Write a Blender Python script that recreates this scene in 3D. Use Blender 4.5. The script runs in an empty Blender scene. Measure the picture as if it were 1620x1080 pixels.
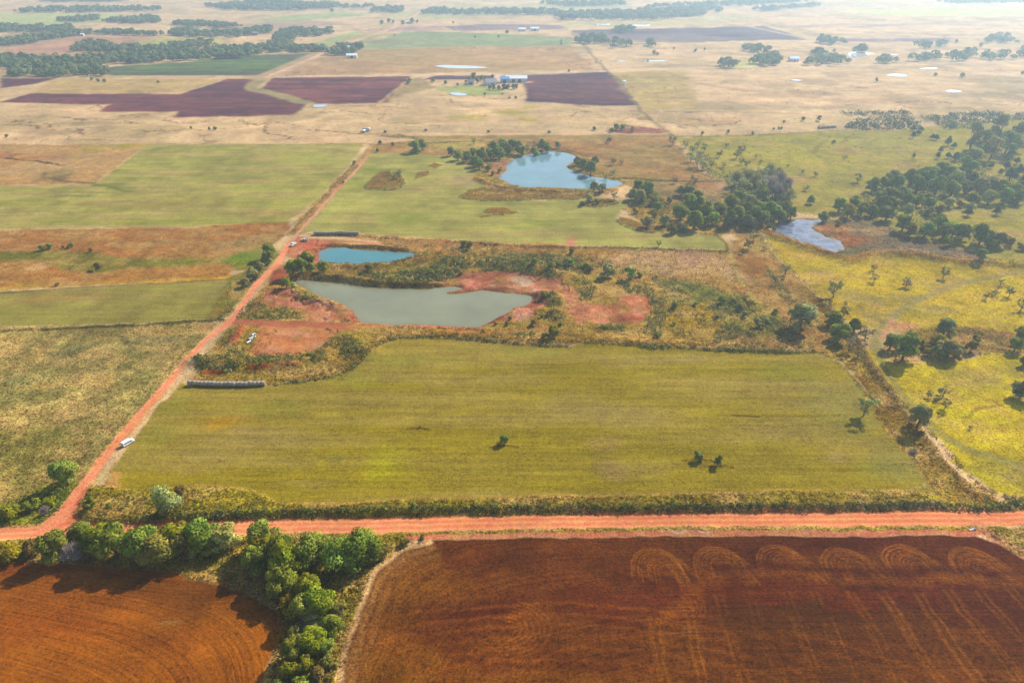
import bpy, math, random
import numpy as np
from mathutils import Vector

random.seed(7); rng = np.random.default_rng(7)
S = bpy.context.scene
COL = S.collection
R = math.radians

# ------------------------------------------------------------------ camera
CAM_H, PITCH, F = 120.0, R(29.8), 1080.0
cam = bpy.data.cameras.new('camera'); cam.sensor_width = 36; cam.lens = 24
cam.clip_start = 1; cam.clip_end = 40000
camo = bpy.data.objects.new('camera', cam); COL.objects.link(camo)
camo.location = (0, 0, CAM_H); camo.rotation_euler = (math.pi/2-PITCH, 0, 0)
S.camera = camo

# ------------------------------------------------------------------ sky and sun
SUN_AZ, SUN_EL = R(44), R(37)          # azimuth measured from +y towards +x
w = bpy.data.worlds.new('World'); S.world = w; w.use_nodes = True
nt = w.node_tree; bg = nt.nodes['Background']
sky = nt.nodes.new('ShaderNodeTexSky'); sky.sky_type = 'NISHITA'; sky.sun_disc = False
sky.sun_elevation = SUN_EL; sky.sun_rotation = SUN_AZ
nt.links.new(sky.outputs[0], bg.inputs[0]); bg.inputs[1].default_value = 0.10
sl = bpy.data.lights.new('sun', 'SUN'); sl.energy = 4.6; sl.angle = R(0.5); sl.color = (1.0, .955, .90)
so = bpy.data.objects.new('sun', sl); COL.objects.link(so)
sd = Vector((math.sin(SUN_AZ)*math.cos(SUN_EL), math.cos(SUN_AZ)*math.cos(SUN_EL), math.sin(SUN_EL)))
so.rotation_euler = sd.to_track_quat('Z', 'Y').to_euler(); so.location = (0, 0, 300)
S.view_settings.view_transform = 'Standard'; S.view_settings.look = 'None'
S.view_settings.exposure = 0.88; S.view_settings.gamma = 1
E_LIGHT = np.array([1.76, 1.80, 1.76])  # display value of a sunlit white surface
HAZE = 0.00025

# ------------------------------------------------------------------ helpers
def at(px, py, z=0.0):
    """ground (or height z) point seen at photo pixel px, py"""
    X = (px-810)/F; Y = -(py-540)/F
    cp, sp = math.cos(PITCH), math.sin(PITCH)
    dy = cp+sp*Y; dz = -sp+cp*Y
    t = (z-CAM_H)/dz
    return (X*t, dy*t)
def ppm(x, y, z=0):
    """photo pixels per metre at a place"""
    dep = y*math.cos(PITCH)+(CAM_H-z)*math.sin(PITCH)
    return F/dep
def lin(c):
    c = np.asarray(c, float)/255
    return np.where(c <= .04045, c/12.92, ((c+.055)/1.055)**2.4)
def alb(c): return np.maximum(lin(c)-np.array([.010, .013, .022]), .004)/E_LIGHT
def tag(o, label=None, cat=None, group=None, kind=None):
    if label: o['label'] = label
    if cat: o['category'] = cat
    if group: o['group'] = group
    if kind: o['kind'] = kind
    return o
def link(name, me, parent=None, mat=None):
    o = bpy.data.objects.new(name, me); COL.objects.link(o)
    if parent is not None: o.parent = parent
    if mat is not None:
        if len(me.materials) == 0: me.materials.append(mat)
    return o
def empty(name, loc, rz=0):
    o = bpy.data.objects.new(name, None); COL.objects.link(o)
    o.location = loc; o.rotation_euler = (0, 0, rz); o.empty_display_size = .5
    return o
def np_mesh(name, V, Q, tint=None, smooth=False, nrm=None):
    """mesh from arrays of vertices and quads (or triangles)"""
    V = np.asarray(V, np.float32); Q = np.asarray(Q, np.int32)
    me = bpy.data.meshes.new(name); k = Q.shape[1]
    me.vertices.add(len(V)); me.vertices.foreach_set('co', V.ravel())
    me.loops.add(Q.size); me.loops.foreach_set('vertex_index', Q.ravel())
    me.polygons.add(len(Q))
    me.polygons.foreach_set('loop_start', np.arange(0, Q.size, k, dtype=np.int32))
    me.polygons.foreach_set('loop_total', np.full(len(Q), k, np.int32))
    if smooth: me.polygons.foreach_set('use_smooth', np.ones(len(Q), bool))
    if tint is not None:
        a = me.attributes.new('tint', 'FLOAT_COLOR', 'POINT')
        t = np.ones((len(V), 4), np.float32); t[:, :3] = tint
        a.data.foreach_set('color', t.ravel())
    me.update(calc_edges=True)
    if nrm is not None:
        a = me.attributes.new('custom_normal', 'FLOAT_VECTOR', 'POINT'); a.data.foreach_set('vector', np.asarray(nrm, np.float32).ravel())
    return me
def hash2(ix, iy, seed):
    h = (ix.astype(np.int64)*374761393+iy.astype(np.int64)*668265263+seed*974634777) & 0xffffffff
    h = ((h ^ (h >> 13))*1274126177) & 0xffffffff
    h = (h ^ (h >> 16))*2246822519 & 0xffffffff
    return ((h ^ (h >> 15)) & 0xffff)/65535.0
def vnoise(x, y, seed=0):
    fx, fy = np.floor(x), np.floor(y); tx, ty = x-fx, y-fy
    tx = tx*tx*(3-2*tx); ty = ty*ty*(3-2*ty)
    a = hash2(fx, fy, seed); b = hash2(fx+1, fy, seed)
    c = hash2(fx, fy+1, seed); d = hash2(fx+1, fy+1, seed)
    return (a*(1-tx)+b*tx)*(1-ty)+(c*(1-tx)+d*tx)*ty
def fbm(x, y, seed=0, oct=4):
    s = 0; a = .5; n = 0
    for k in range(oct):
        s = s+a*vnoise(x*2**k+17.3*k, y*2**k-9.1*k, seed+k); n += a; a *= .55
    return s/n
def sstep(a, b, x):
    t = np.clip((x-a)/(b-a), 0, 1); return t*t*(3-2*t)
def wpoly(pts): return np.array([at(*p) for p in pts])
def sdf_poly(P, x, y, arc=False):
    """signed distance (positive inside), optional arc position of the nearest edge point"""
    n = len(P); d2 = np.full(x.shape, 1e18); ins = np.zeros(x.shape, bool)
    av = np.zeros(x.shape) if arc else None; acc = 0.0
    for i in range(n):
        a = P[i]; b = P[(i+1) % n]; e = b-a; L2 = e@e+1e-9
        wx, wy = x-a[0], y-a[1]
        t = np.clip((wx*e[0]+wy*e[1])/L2, 0, 1)
        q = (wx-t*e[0])**2+(wy-t*e[1])**2
        if arc:
            L = math.sqrt(L2); m = q < d2; av[m] = acc+t[m]*L; acc += L
        d2 = np.minimum(d2, q)
        c = (a[1] > y) != (b[1] > y)
        with np.errstate(divide='ignore', invalid='ignore'):
            ins ^= c & (x < e[0]*(y-a[1])/(e[1] if e[1] else 1e-9)+a[0])
    d = np.sqrt(d2); d = np.where(ins, d, -d)
    return (d, av) if arc else d
def sdf_line(P, x, y):
    d2 = np.full(x.shape, 1e18)
    for i in range(len(P)-1):
        a = P[i]; e = P[i+1]-a; L2 = e@e+1e-9
        wx, wy = x-a[0], y-a[1]
        t = np.clip((wx*e[0]+wy*e[1])/L2, 0, 1)
        d2 = np.minimum(d2, (wx-t*e[0])**2+(wy-t*e[1])**2)
    return np.sqrt(d2)
def spline(pts, n=6):
    """smooth polyline through points (Catmull-Rom)"""
    p = np.array(pts, float); q = [p[0]]
    P = np.vstack([2*p[0]-p[1], p, 2*p[-1]-p[-2]])
    for i in range(1, len(P)-2):
        for k in range(1, n+1):
            t = k/n; a, b, c, d = P[i-1], P[i], P[i+1], P[i+2]
            q.append(.5*((2*b)+(c-a)*t+(2*a-5*b+4*c-d)*t*t+(3*b-a-3*c+d)*t**3))
    return np.array(q)
def closed_spline(pts, n=4):
    p = [tuple(v) for v in pts]; m = len(p)
    q = spline([p[-1]]+p+[p[0], p[1]], n)
    return q[n:n*(m+1)]

# node helpers ---------------------------------------------------------------
def newmat(name):
    m = bpy.data.materials.new(name); m.use_nodes = True
    return m, m.node_tree.nodes, m.node_tree.links, m.node_tree.nodes['Principled BSDF']
def math_node(N, L, op, a, b=None, clamp=False):
    n = N.new('ShaderNodeMath'); n.operation = op; n.use_clamp = clamp
    for i, v in enumerate((a, b)):
        if v is None: continue
        if isinstance(v, (int, float)): n.inputs[i].default_value = v
        else: L.new(v, n.inputs[i])
    return n.outputs[0]
def noise_node(N, L, vec, scale, detail=2, rough=.55):
    n = N.new('ShaderNodeTexNoise'); n.inputs['Scale'].default_value = scale
    n.inputs['Detail'].default_value = detail; n.inputs['Roughness'].default_value = rough
    L.new(vec, n.inputs['Vector']); return n.outputs['Fac']
def simple_mat(name, col, rough=.7, var=.15, scale=2.0, metal=0.0, spec=.3):
    """painted or plain surface with procedural wear; col is linear albedo"""
    m, N, L, B = newmat(name)
    tc = N.new('ShaderNodeTexCoord')
    f = noise_node(N, L, tc.outputs['Object'], scale, 4)
    mr = N.new('ShaderNodeMapRange'); L.new(f, mr.inputs[0]); mr.inputs[1].default_value = .25; mr.inputs[2].default_value = .75
    mr.inputs[3].default_value = 1-var; mr.inputs[4].default_value = 1+var
    mx = N.new('ShaderNodeMix'); mx.data_type = 'RGBA'; mx.blend_type = 'MULTIPLY'; mx.inputs[0].default_value = 1
    mx.inputs[6].default_value = (*col, 1); L.new(mr.outputs[0], mx.inputs[7])
    L.new(mx.outputs[2], B.inputs['Base Color'])
    B.inputs['Roughness'].default_value = rough; B.inputs['Metallic'].default_value = metal
    B.inputs['Specular IOR Level'].default_value = spec
    return m
def leaf_mat(name, col, transl=.35, var=.35):
    m, N, L, B = newmat(name); N.remove(B)
    out = N['Material Output']
    at_ = N.new('ShaderNodeAttribute'); at_.attribute_name = 'tint'
    oi = N.new('ShaderNodeObjectInfo')
    v = math_node(N, L, 'MULTIPLY_ADD', oi.outputs['Random'], var); v.node.inputs[2].default_value = 1-var/2
    h = N.new('ShaderNodeHueSaturation'); h.inputs['Color'].default_value = (*col, 1)
    hv = math_node(N, L, 'MULTIPLY_ADD', oi.outputs['Random'], .05); hv.node.inputs[2].default_value = .475
    L.new(hv, h.inputs['Hue']); L.new(v, h.inputs['Value'])
    mx = N.new('ShaderNodeMix'); mx.data_type = 'RGBA'; mx.blend_type = 'MULTIPLY'; mx.inputs[0].default_value = 1
    L.new(h.outputs[0], mx.inputs[6]); L.new(at_.outputs['Color'], mx.inputs[7])
    d = N.new('ShaderNodeBsdfDiffuse'); t = N.new('ShaderNodeBsdfTranslucent'); s = N.new('ShaderNodeMixShader')
    warm = N.new('ShaderNodeMix'); warm.data_type = 'RGBA'; warm.blend_type = 'MULTIPLY'; warm.inputs[0].default_value = 1
    warm.inputs[7].default_value = (1.25, 1.2, .55, 1); L.new(mx.outputs[2], warm.inputs[6])
    L.new(mx.outputs[2], d.inputs[0]); L.new(warm.outputs[2], t.inputs[0])
    s.inputs[0].default_value = transl
    L.new(d.outputs[0], s.inputs[1]); L.new(t.outputs[0], s.inputs[2]); L.new(s.outputs[0], out.inputs['Surface'])
    return m

# ------------------------------------------------------------------ the land: one sheet, finer near, coarser far
NR, NC = 1080, 1380
ang = np.linspace(R(68), R(2.75), NR)                 # depression steps set the row spacing
yrow = CAM_H/np.tan(ang)
half = (yrow*math.cos(PITCH)+CAM_H*math.sin(PITCH))*.75*1.16+14
s_f = np.linspace(-1, 1, NC)
s_out = np.array([1.15, 1.5, 2.2, 4, 8])
s_col = np.concatenate([-s_out[::-1], s_f, s_out])
y_near = np.array([-1500, -400, -60, 15, 40.])
y_far = np.array([2900, 3600, 5000, 7000, 9500.])
Y1 = np.concatenate([y_near, yrow, y_far])
H1 = np.concatenate([np.full(5, half[0]), half, (y_far*math.cos(PITCH)+60)*.85])
H1[:4] = [300, 200, 130, half[0]]
gx = H1[:, None]*np.clip(s_col, -1, 1)[None, :]
for k_, t_ in enumerate((.15, .3, .5, .75, 1.0)):        # wide outer strips out to the horizon
    e_ = H1+(11500-H1)*t_**3; gx[:, len(s_out)-1-k_] = -e_; gx[:, -len(s_out)+k_] = e_
gy = np.repeat(Y1[:, None], len(s_col), 1)
SHAPE = gx.shape
x = gx.ravel().copy(); y = gy.ravel().copy(); NV = len(x)
RO, CO = len(y_near), len(s_out)
def glook(px, py):
    """index of the land vertex nearest a place"""
    a = np.arctan2(CAM_H, np.maximum(py, 1e-3))
    r = np.clip(np.rint((R(68)-a)/(R(68)-R(2.75))*(NR-1)), 0, NR-1).astype(int)
    c = np.clip(np.rint((px/half[r]+1)/2*(NC-1)), 0, NC-1).astype(int)
    return (r+RO)*SHAPE[1]+c+CO
# fields on the land: colour, grain, furrow strength, row coordinates, height, class
W3 = [vnoise(x/3, y/3, s)-.5 for s in (1, 2)]
W12 = [fbm(x/12, y/12, s, 3)-.5 for s in (3, 4)]
W50 = [fbm(x/50, y/50, s, 3)-.5 for s in (5, 6)]
N2, N8, N30, N120 = fbm(x/2, y/2, 11, 2), fbm(x/8, y/8, 12, 4), fbm(x/30, y/30, 13, 4), fbm(x/120, y/120, 14, 4)
NE, NE2 = fbm(x/70, y/9, 15, 4), fbm(x/18, y/1.6, 16, 3)     # stretched east-west, as mowing leaves it
C = np.zeros((NV, 3)); G = np.full(NV, .5); FU = np.zeros(NV); U = np.zeros((NV, 2)); Z = np.zeros(NV)
K = np.zeros(NV, np.int16); CLS = ['ground']
def cls(n):
    CLS.append(n); return len(CLS)-1
def sub(P, pad):
    return np.nonzero((x > P[:, 0].min()-pad) & (x < P[:, 0].max()+pad) & (y > P[:, 1].min()-pad) & (y < P[:, 1].max()+pad))[0]
def warp(i, wob):
    a3, a12, a50 = (tuple(wob)+(0, 0))[:3] if isinstance(wob, (tuple, list)) else (wob, 0, 0)
    return x[i]+a3*2*W3[0][i]+a12*2*W12[0][i]+a50*2*W50[0][i], y[i]+a3*2*W3[1][i]+a12*2*W12[1][i]+a50*2*W50[1][i]
def mixcol(i, m, col, col2, mode, var):
    c = np.repeat(alb(col)[None], len(i), 0)
    if col2 is not None:
        n = {'n2': N2, 'n8': N8, 'n30': N30, 'n120': N120, 'ne': NE}[mode][i]
        t = sstep(.36, .64, n)[:, None]; c = c*(1-t)+alb(col2)[None]*t
    v = 1+var*((N8[i]-.5)*1.9+(N30[i]-.5)*1.3)
    c = c*v[:, None]
    C[i] = C[i]*(1-m[:, None])+c*m[:, None]
def area(pts, col, col2=None, mode='n30', soft=1.5, wob=1.0, var=.35, grain=None, furrow=None, c=None, world=False, a=1.0, smooth=False, rows=False):
    P = np.array(pts, float) if world else wpoly(pts)
    if smooth: P = closed_spline(P)
    i = sub(P, 6+soft)
    if not len(i): return
    xx, yy = warp(i, wob)
    if rows: d, v = sdf_poly(P, xx, yy, True)
    else: d = sdf_poly(P, xx, yy)
    m = sstep(-soft, soft, d)*a
    mixcol(i, m, col, col2, mode, var)
    if grain is not None: G[i] = G[i]*(1-m)+grain*m
    if furrow is not None: FU[i] = FU[i]*(1-m)+furrow*m
    if rows: U[i[d > -3], 0] = d[d > -3]; U[i[d > -3], 1] = v[d > -3]
    if c is not None: K[i[d > 0]] = c
    return i, d
def stroke(pts, wd, col, col2=None, mode='n8', soft=.6, wob=.5, var=.3, a=1.0, grain=None, h=0.0, c=None, world=False, broken=0, hw=None, furrow=None):
    P = spline(np.array(pts, float) if world else wpoly(pts))
    i = sub(P, 8+wd+(hw or 0)*2)
    if not len(i): return
    xx, yy = warp(i, wob)
    d = sdf_line(P, xx, yy)
    m = sstep(wd/2+soft, wd/2-soft, d)*a
    if broken: m = m*sstep(broken-.12, broken+.12, N30[i])
    if col is not None: mixcol(i, m, col, col2, mode, var)
    if grain is not None: G[i] = G[i]*(1-m)+grain*m
    if furrow is not None: FU[i] = FU[i]*(1-m)+furrow*m
    if h: Z[i] += h*np.exp(-(d/(hw or wd/2))**2)*(.75+.5*N8[i])
    if c is not None: K[i[(m > .5)]] = c
def blob(px, py, rx, ry, col, a=.8, wob=(1, 3), soft=.5, var=.3, col2=None, grain=None, furrow=None):
    """soft patch, radii in photo pixels turned to metres on the ground"""
    cx, cy = at(px, py); ax = abs(at(px+rx, py)[0]-cx); ay = abs(at(px, py-ry)[1]-cy)
    i = np.nonzero((abs(x-cx) < ax*1.6+8) & (abs(y-cy) < ay*1.6+8))[0]
    if not len(i): return
    xx, yy = warp(i, wob)
    d = np.sqrt(((xx-cx)/ax)**2+((yy-cy)/ay)**2)+(N8[i]-.5)*.7+(N30[i]-.5)*.6
    m = sstep(1+soft, 1-soft, d)*a
    mixcol(i, m, col, col2, 'n8', var)
    if grain is not None: G[i] = G[i]*(1-m)+grain*m
    if furrow is not None: FU[i] = FU[i]*(1-m)+furrow*m
def lift(pts, h, soft=2.0, smooth=False, wob=(.5, 1)):
    P = wpoly(pts); P = closed_spline(P) if smooth else P
    i = sub(P, 4+soft); xx, yy = warp(i, wob)
    Z[i] += h*sstep(-soft, soft, sdf_poly(P, xx, yy))
def zm(ox, oy, k, pts): return [(ox+a/k, oy+b/k) for a, b in pts]   # notes taken on an enlargement
# ------------------------------------------------------------------ base pasture
base_t = sstep(.35, .65, N120)[:, None]
C[:] = alb((220, 182, 130))*(1-base_t)+alb((204, 172, 122))*base_t
t = sstep(.45, .7, NE)[:, None]*.6; C[:] = C*(1-t)+alb((226, 182, 132))*t
t = sstep(.52, .7, fbm(x/45, y/45, 21, 4))[:, None]*.45; C[:] = C*(1-t)+alb((140, 122, 80))*t
C *= (1+.5*(N8-.5)+.5*(N30-.5))[:, None]
G[:] = .6
# class ids
c_meadow = cls('hay_meadow'); c_meadow2 = cls('hay_meadow'); c_meadow3 = cls('hay_meadow'); c_meadow4 = cls('hay_meadow')
c_past = cls('pasture'); c_past2 = cls('pasture'); c_past3 = cls('pasture'); c_rough = cls('rough_pasture')
c_plowL = cls('plowed_field'); c_plowR = cls('plowed_field')
c_pl = [cls('plowed_field') for k in range(6)]
c_crop = cls('crop_field'); c_crop2 = cls('crop_field')
c_road = cls('dirt_road'); c_track = cls('dirt_track'); c_far_road = cls('dirt_road'); c_far_road2 = cls('dirt_road')
c_clay = cls('clay_bank'); c_pad = cls('clay_pad'); c_pad2 = cls('clay_pad'); c_verge = cls('road_verge')
c_marsh = cls('marsh')

# ------------------------------------------------------------------ far country
FW = (0, 4, 10)
area([(0,22),(195,22),(180,30),(100,42),(0,40)], (182,184,112), soft=6, wob=FW)
area([(0,55),(150,50),(120,66),(0,78)], (176,142,112), soft=6, wob=FW)
area([(0,80),(140,57),(255,60),(190,72),(120,85),(0,93)], (190,142,108), soft=5, wob=FW)
area([(185,73),(260,60),(345,62),(360,67),(330,70),(230,80)], (182,172,92), soft=5, wob=FW)
area([(160,107),(300,97),(420,86),(500,84),(430,119),(180,121)], (104,128,66), (88,94,72), 'ne', soft=4, wob=FW, c=c_crop)
blob(330, 117, 130, 3, (92,84,74), .6); blob(470, 90, 50, 4, (92,84,80), .7)
area([(470,75),(560,50),(615,52),(545,78)], (168,172,104), soft=6, wob=FW)
area([(562,74),(640,50),(760,52),(910,60),(905,72),(545,78)], (140,154,98), (150,150,100), 'ne', soft=6, wob=FW, c=c_crop2)
blob(620, 66, 40, 4, (130,118,92), .5)
area([(545,78),(905,72),(940,110),(700,116),(515,118)], (190,148,98), (180,146,92), 'n120', soft=5, wob=FW)
area([(512,86),(545,88),(600,112),(590,120),(430,121)], (182,144,98), soft=4, wob=FW)
area([(700,42),(770,38),(890,40),(895,46),(720,49)], (138,112,112), (150,126,118), 'ne', soft=6, wob=FW)
area([(590,44),(700,40),(700,49),(560,50)], (186,148,124), soft=6, wob=FW)
area([(905,48),(1100,44),(1205,42),(1280,62),(1085,67),(915,57)], (96,78,88), (122,104,104), 'ne', soft=5, wob=FW, c=c_pl[0])
area([(915,57),(1085,54),(1180,62),(1085,68),(920,66)], (140,122,114), soft=6, wob=FW, a=.8)
stroke([(1240,43),(1330,39),(1420,41)], 26, (160,132,124), soft=14, wob=FW, a=.6); stroke([(1350,43),(1470,38),(1580,42)], 30, (156,132,128), soft=14, wob=FW, a=.6)
area([(1310,62),(1510,60),(1500,66),(1330,67)], (142,116,118), soft=6, wob=FW)
area([(1320,18),(1620,8),(1620,25),(1440,26)], (206,204,112), soft=8, wob=FW)
area([(1165,100),(1205,96),(1210,107),(1160,108)], (186,180,84), soft=4, wob=FW)
for q in ([(780,12),(815,11),(805,18),(775,19)], [(826,11),(850,11),(850,17),(822,18)]): area(q, (140,176,96), soft=6, wob=FW)
area([(600,26),(700,10),(1000,6),(1000,14),(700,30)], (196,176,120), (178,170,110), 'n120', soft=8, wob=FW)
area([(885,36),(1080,32),(1130,22),(1200,26),(1110,40),(890,44)], (196,176,116), soft=8, wob=FW)
area([(310,46),(470,30),(540,38),(440,56)], (182,150,118), soft=6, wob=FW)
area([(380,33),(540,18),(590,24),(470,34)], (168,170,104), soft=6, wob=FW)
# violet plowed quarters
area([(0,162),(50,148),(285,149),(360,125),(422,124),(392,138),(480,160),(484,165),(465,182),(380,184),(275,186),(282,177),(160,177),(170,166)], (100,54,68), (124,70,72), 'ne', soft=3, wob=(0,3), c=c_pl[1], furrow=.5, var=.6)
area([(0,124),(90,124),(62,132),(0,140)], (98,56,70), soft=3, wob=(0,3), c=c_pl[2], var=.6)
area([(413,140),(432,123),(650,121),(612,163),(540,165),(500,164)], (102,54,66), (136,76,72), 'ne', soft=3, wob=(0,3), c=c_pl[3], furrow=.5, var=.6)
area([(668,126),(690,120),(782,120),(782,125),(740,126)], (94,64,76), soft=2, wob=(0,2), c=c_pl[4])
area([(795,121),(960,114),(978,125),(1007,167),(960,168),(832,161),(830,130),(797,126)], (92,58,72), (114,68,70), 'ne', soft=3, wob=(0,3), c=c_pl[5], furrow=.5, var=.6)
stroke([(480,162),(440,150),(396,139),(418,124)], 14, (160,142,92), soft=3, wob=(0,3))
area([(640,128),(668,122),(690,140),(640,150),(612,163)], (160,136,88), soft=4, wob=(0,4))
area([(688,140),(740,134),(790,140),(800,150),(720,153)], (158,162,92), soft=4, wob=(0,4))
area([(965,115),(1085,112),(1100,170),(1020,175)], (196,166,92), (178,152,92), 'ne', soft=6, wob=(0,6,6))
area([(90,125),(355,125),(285,148),(50,147)], (190,158,98), soft=4, wob=(0,4))
for b in ((745,186,30,5),(808,178,26,4),(835,189,16,4),(840,170,12,3),(955,187,12,1.5),(985,193,16,1.5)): blob(*b, (176,160,40), .7)
for b in ((1000,141,25,3),(1060,160,30,3),(700,190,25,4),(880,186,40,4),(1150,190,60,5),(1400,160,80,5),(1250,150,60,4),(1100,195,20,2)): blob(*b, (196,152,104), .5)
for b in ((80,210,40,4),(150,196,40,3),(170,203,25,4),(1120,199,30,2),(1190,143,30,2),(530,190,30,4),(1300,170,60,3),(1560,150,60,5)): blob(*b, (142,120,90), .5)
# creek scars and cow paths in the far pasture, bank shade painted as dark strokes
SC = (104,74,56)
for pts in ([(95,186),(112,188),(133,191)], [(75,205),(110,204),(128,210),(140,214)], [(183,193),(200,193),(218,196)], [(190,183),(235,181),(215,187)], [(415,203),(425,210),(445,215),(470,221)], [(415,203),(430,195),(462,196)],
            [(150,167),(162,171)], [(135,172),(150,168)], [(690,158),(710,158),(720,163)], [(700,152),(735,150),(760,154)], [(770,154),(800,156),(830,151)], [(1040,175),(1060,177),(1100,178)], [(1130,200),(1160,196),(1170,190)],
            [(225,208),(300,205),(360,203)], [(380,190),(400,197),(430,193)], [(0,199),(30,198),(60,202)], [(180,190),(150,189)], [(480,205),(520,208),(575,211)], [(575,211),(600,212),(640,213)], [(260,190),(300,195),(330,191)], [(90,200),(60,195),(20,192)],
            [(500,178),(540,176),(600,181)], [(1420,163),(1450,160),(1500,163)], [(1300,200),(1290,190),(1270,188)], [(880,100),(920,103),(960,96),(1010,97)]):
    stroke(pts, 2.2, SC, soft=1.2, wob=(2,6), a=.85)
for pts in ([(650,125),(600,165),(590,205)], [(620,162),(600,190),(585,210)]): stroke(pts, 4, (206,168,118), soft=2, wob=(1,3), a=.7)
stroke([(1220,120),(1245,135),(1235,150),(1262,170),(1265,178),(1240,182)], 3, (208,176,126), soft=2, wob=(1,4), a=.8)
stroke([(1000,176),(1200,178),(1280,182)], 3, (150,124,92), soft=2, wob=(1,3), a=.7)
stroke([(1240,182),(1280,190),(1330,178),(1620,190)], 2.5, (206,172,124), soft=2, wob=(1,4), a=.5)
# far roads
RD = (218,186,150)
stroke([(-40,123),(420,122)], 6, (176,150,120), soft=2, wob=0, a=.8, c=c_far_road)
stroke([(-40,121),(420,120)], 7, (196,168,120), soft=3, wob=0, a=.8)
stroke([(420,122),(520,120),(780,118),(950,112),(1060,108),(1300,104),(1620,97),(1800,92)], 7, RD, soft=2, wob=0, c=c_far_road)
stroke([(414,124),(504,86),(560,62),(622,41)], 26, (196,162,112), soft=4, wob=0, a=.8)
stroke([(422,122),(512,85),(570,62),(630,40),(690,5)], 7, (226,176,144), soft=2, wob=0, c=c_far_road2)
stroke([(1000,-8),(1120,27),(1260,58),(1360,80)], 9, (214,186,140), soft=3, wob=0, a=.8)
stroke([(1360,80),(1450,95)], 6, (214,186,140), soft=3, wob=0, a=.5); stroke([(1535,102),(1580,114),(1640,127)], 7, RD, soft=2, wob=0)
stroke([(786,117),(786,124),(780,130)], 6, (220,178,150), soft=1.5, wob=0)
stroke([(780,130),(800,134),(838,130)], 8, (204,152,122), soft=2, wob=(1,1))
stroke([(1085,230),(1060,213),(1010,170),(978,126),(960,113),(930,80),(905,52)], 4, (118,104,70), soft=2, wob=(1,2), a=.75)
stroke([(1050,112),(1100,130),(1180,145)], 3, (150,116,88), soft=2, wob=(1,3), a=.6)
stroke([(910,92),(935,80),(900,60)], 4, (120,110,84), soft=2, wob=(1,2), a=.4)

# ------------------------------------------------------------------ west side
area([(-200,228),(230,229),(150,291),(-200,297)], (190,142,84), (176,138,88), 'n30', soft=2, wob=(1,3), c=c_past, grain=.8)
for b in ((170,234,45,4),(205,232,30,3)): blob(*b, (170,152,52), .7)
for b in ((70,262,50,6),(140,265,30,3),(20,272,30,3),(180,235,20,2)): blob(*b, (196,160,108), .6)
for b in ((10,245,25,4),(60,250,40,3)): blob(*b, (168,104,70), .6)
stroke([(-40,250),(10,251),(40,254),(70,258),(100,261)], 2.6, (92,62,48), soft=1, wob=(1.5,3), a=.9)
blob(90, 275, 26, 9, (146,128,80), .8); blob(85, 283, 20, 5, (110,92,64), .7)
stroke([(70,277),(95,286),(130,290),(165,290)], 3, (112,92,62), soft=1.5, wob=(1.5,3), a=.8)
area([(232,230),(577,227),(555,258),(500,318),(452,353),(300,358),(-200,365),(-200,298),(140,293),(152,290)], (156,150,72), (168,152,84), 'ne', soft=1.8, wob=(.5,1), c=c_meadow2, grain=.35, furrow=.18)
for b in ((260,273,35,3),(285,280,20,3),(345,295,22,4),(405,288,20,3),(420,250,26,5),(440,310,40,4),(250,335,30,5),(170,345,30,4)): blob(*b, (182,156,92), .6)
for b in ((170,292,30,3),(185,298,24,3),(100,318,12,2),(200,318,12,2),(130,310,25,2)): blob(*b, (120,132,58), .7)
blob(250, 322, 130, 8, (162,134,80), .4); blob(430, 338, 60, 8, (162,132,80), .5)
stroke([(150,292),(180,296),(205,304)], 3, (100,100,52), soft=1.5, wob=(1,3), a=.7)
stroke([(232,229),(400,228),(577,227)], 2, (104,86,56), soft=1, wob=(.6,1), a=.6)
area([(-200,367),(300,359),(456,351),(446,378),(420,396),(330,412),(200,408),(-200,398)], (172,116,64), (158,112,64), 'n30', soft=1.5, wob=(1,3), c=c_past2, grain=1.0)
area([(395,372),(446,366),(440,382),(420,392),(330,400),(340,385)], (164,136,84), soft=3, wob=(1,4), grain=.9, a=.7)
for b in ((120,372,26,6),(20,370,20,4),(240,370,30,4),(250,385,60,4)): blob(*b, (182,142,84), .6)
area([(-200,395),(100,396),(200,406),(330,409),(432,388),(440,380),(436,392),(400,428),(375,424),(250,432),(90,434),(-200,408)], (122,112,50), (138,122,58), 'n8', soft=1.5, wob=(1,4), grain=1.1)
blob(396, 405, 34, 10, (116,136,58), .7, grain=.5); blob(370, 410, 30, 5, (112,132,46), .7); blob(280, 418, 40, 4, (120,124,48), .6)
area([(-200,412),(85,414),(98,430),(170,430),(250,422),(376,417),(368,440),(-200,466)], (178,122,64), (164,116,62), 'n30', soft=1.5, wob=(1,3), c=c_past3, grain=1.0)
area([(100,448),(376,436),(366,444),(-200,466),(-200,462)], (186,144,56), soft=1.2, wob=(1,2), grain=.9, a=.9)
blob(64, 423, 20, 6, (208,160,104), .9); blob(90, 446, 30, 6, (190,132,80), .7)
area([(-200,466),(100,458),(366,443),(365,470),(345,505),(330,508),(-200,523)], (148,138,68), (158,142,78), 'ne', soft=1.2, wob=(.5,1), c=c_meadow3, grain=.35, furrow=.2)
stroke([(-20,465),(100,457),(366,442)], 1.2, (84,66,44), soft=.5, wob=(.4,.8), a=.8)
for b in ((100,470,60,5),(30,478,40,4)): blob(*b, (164,132,74), .6)
area([(360,440),(400,425),(430,395),(444,400),(400,450),(350,508),(330,500)], (150,124,62), (120,112,54), 'n8', soft=1.5, wob=(1,2), grain=1.2)
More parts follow.
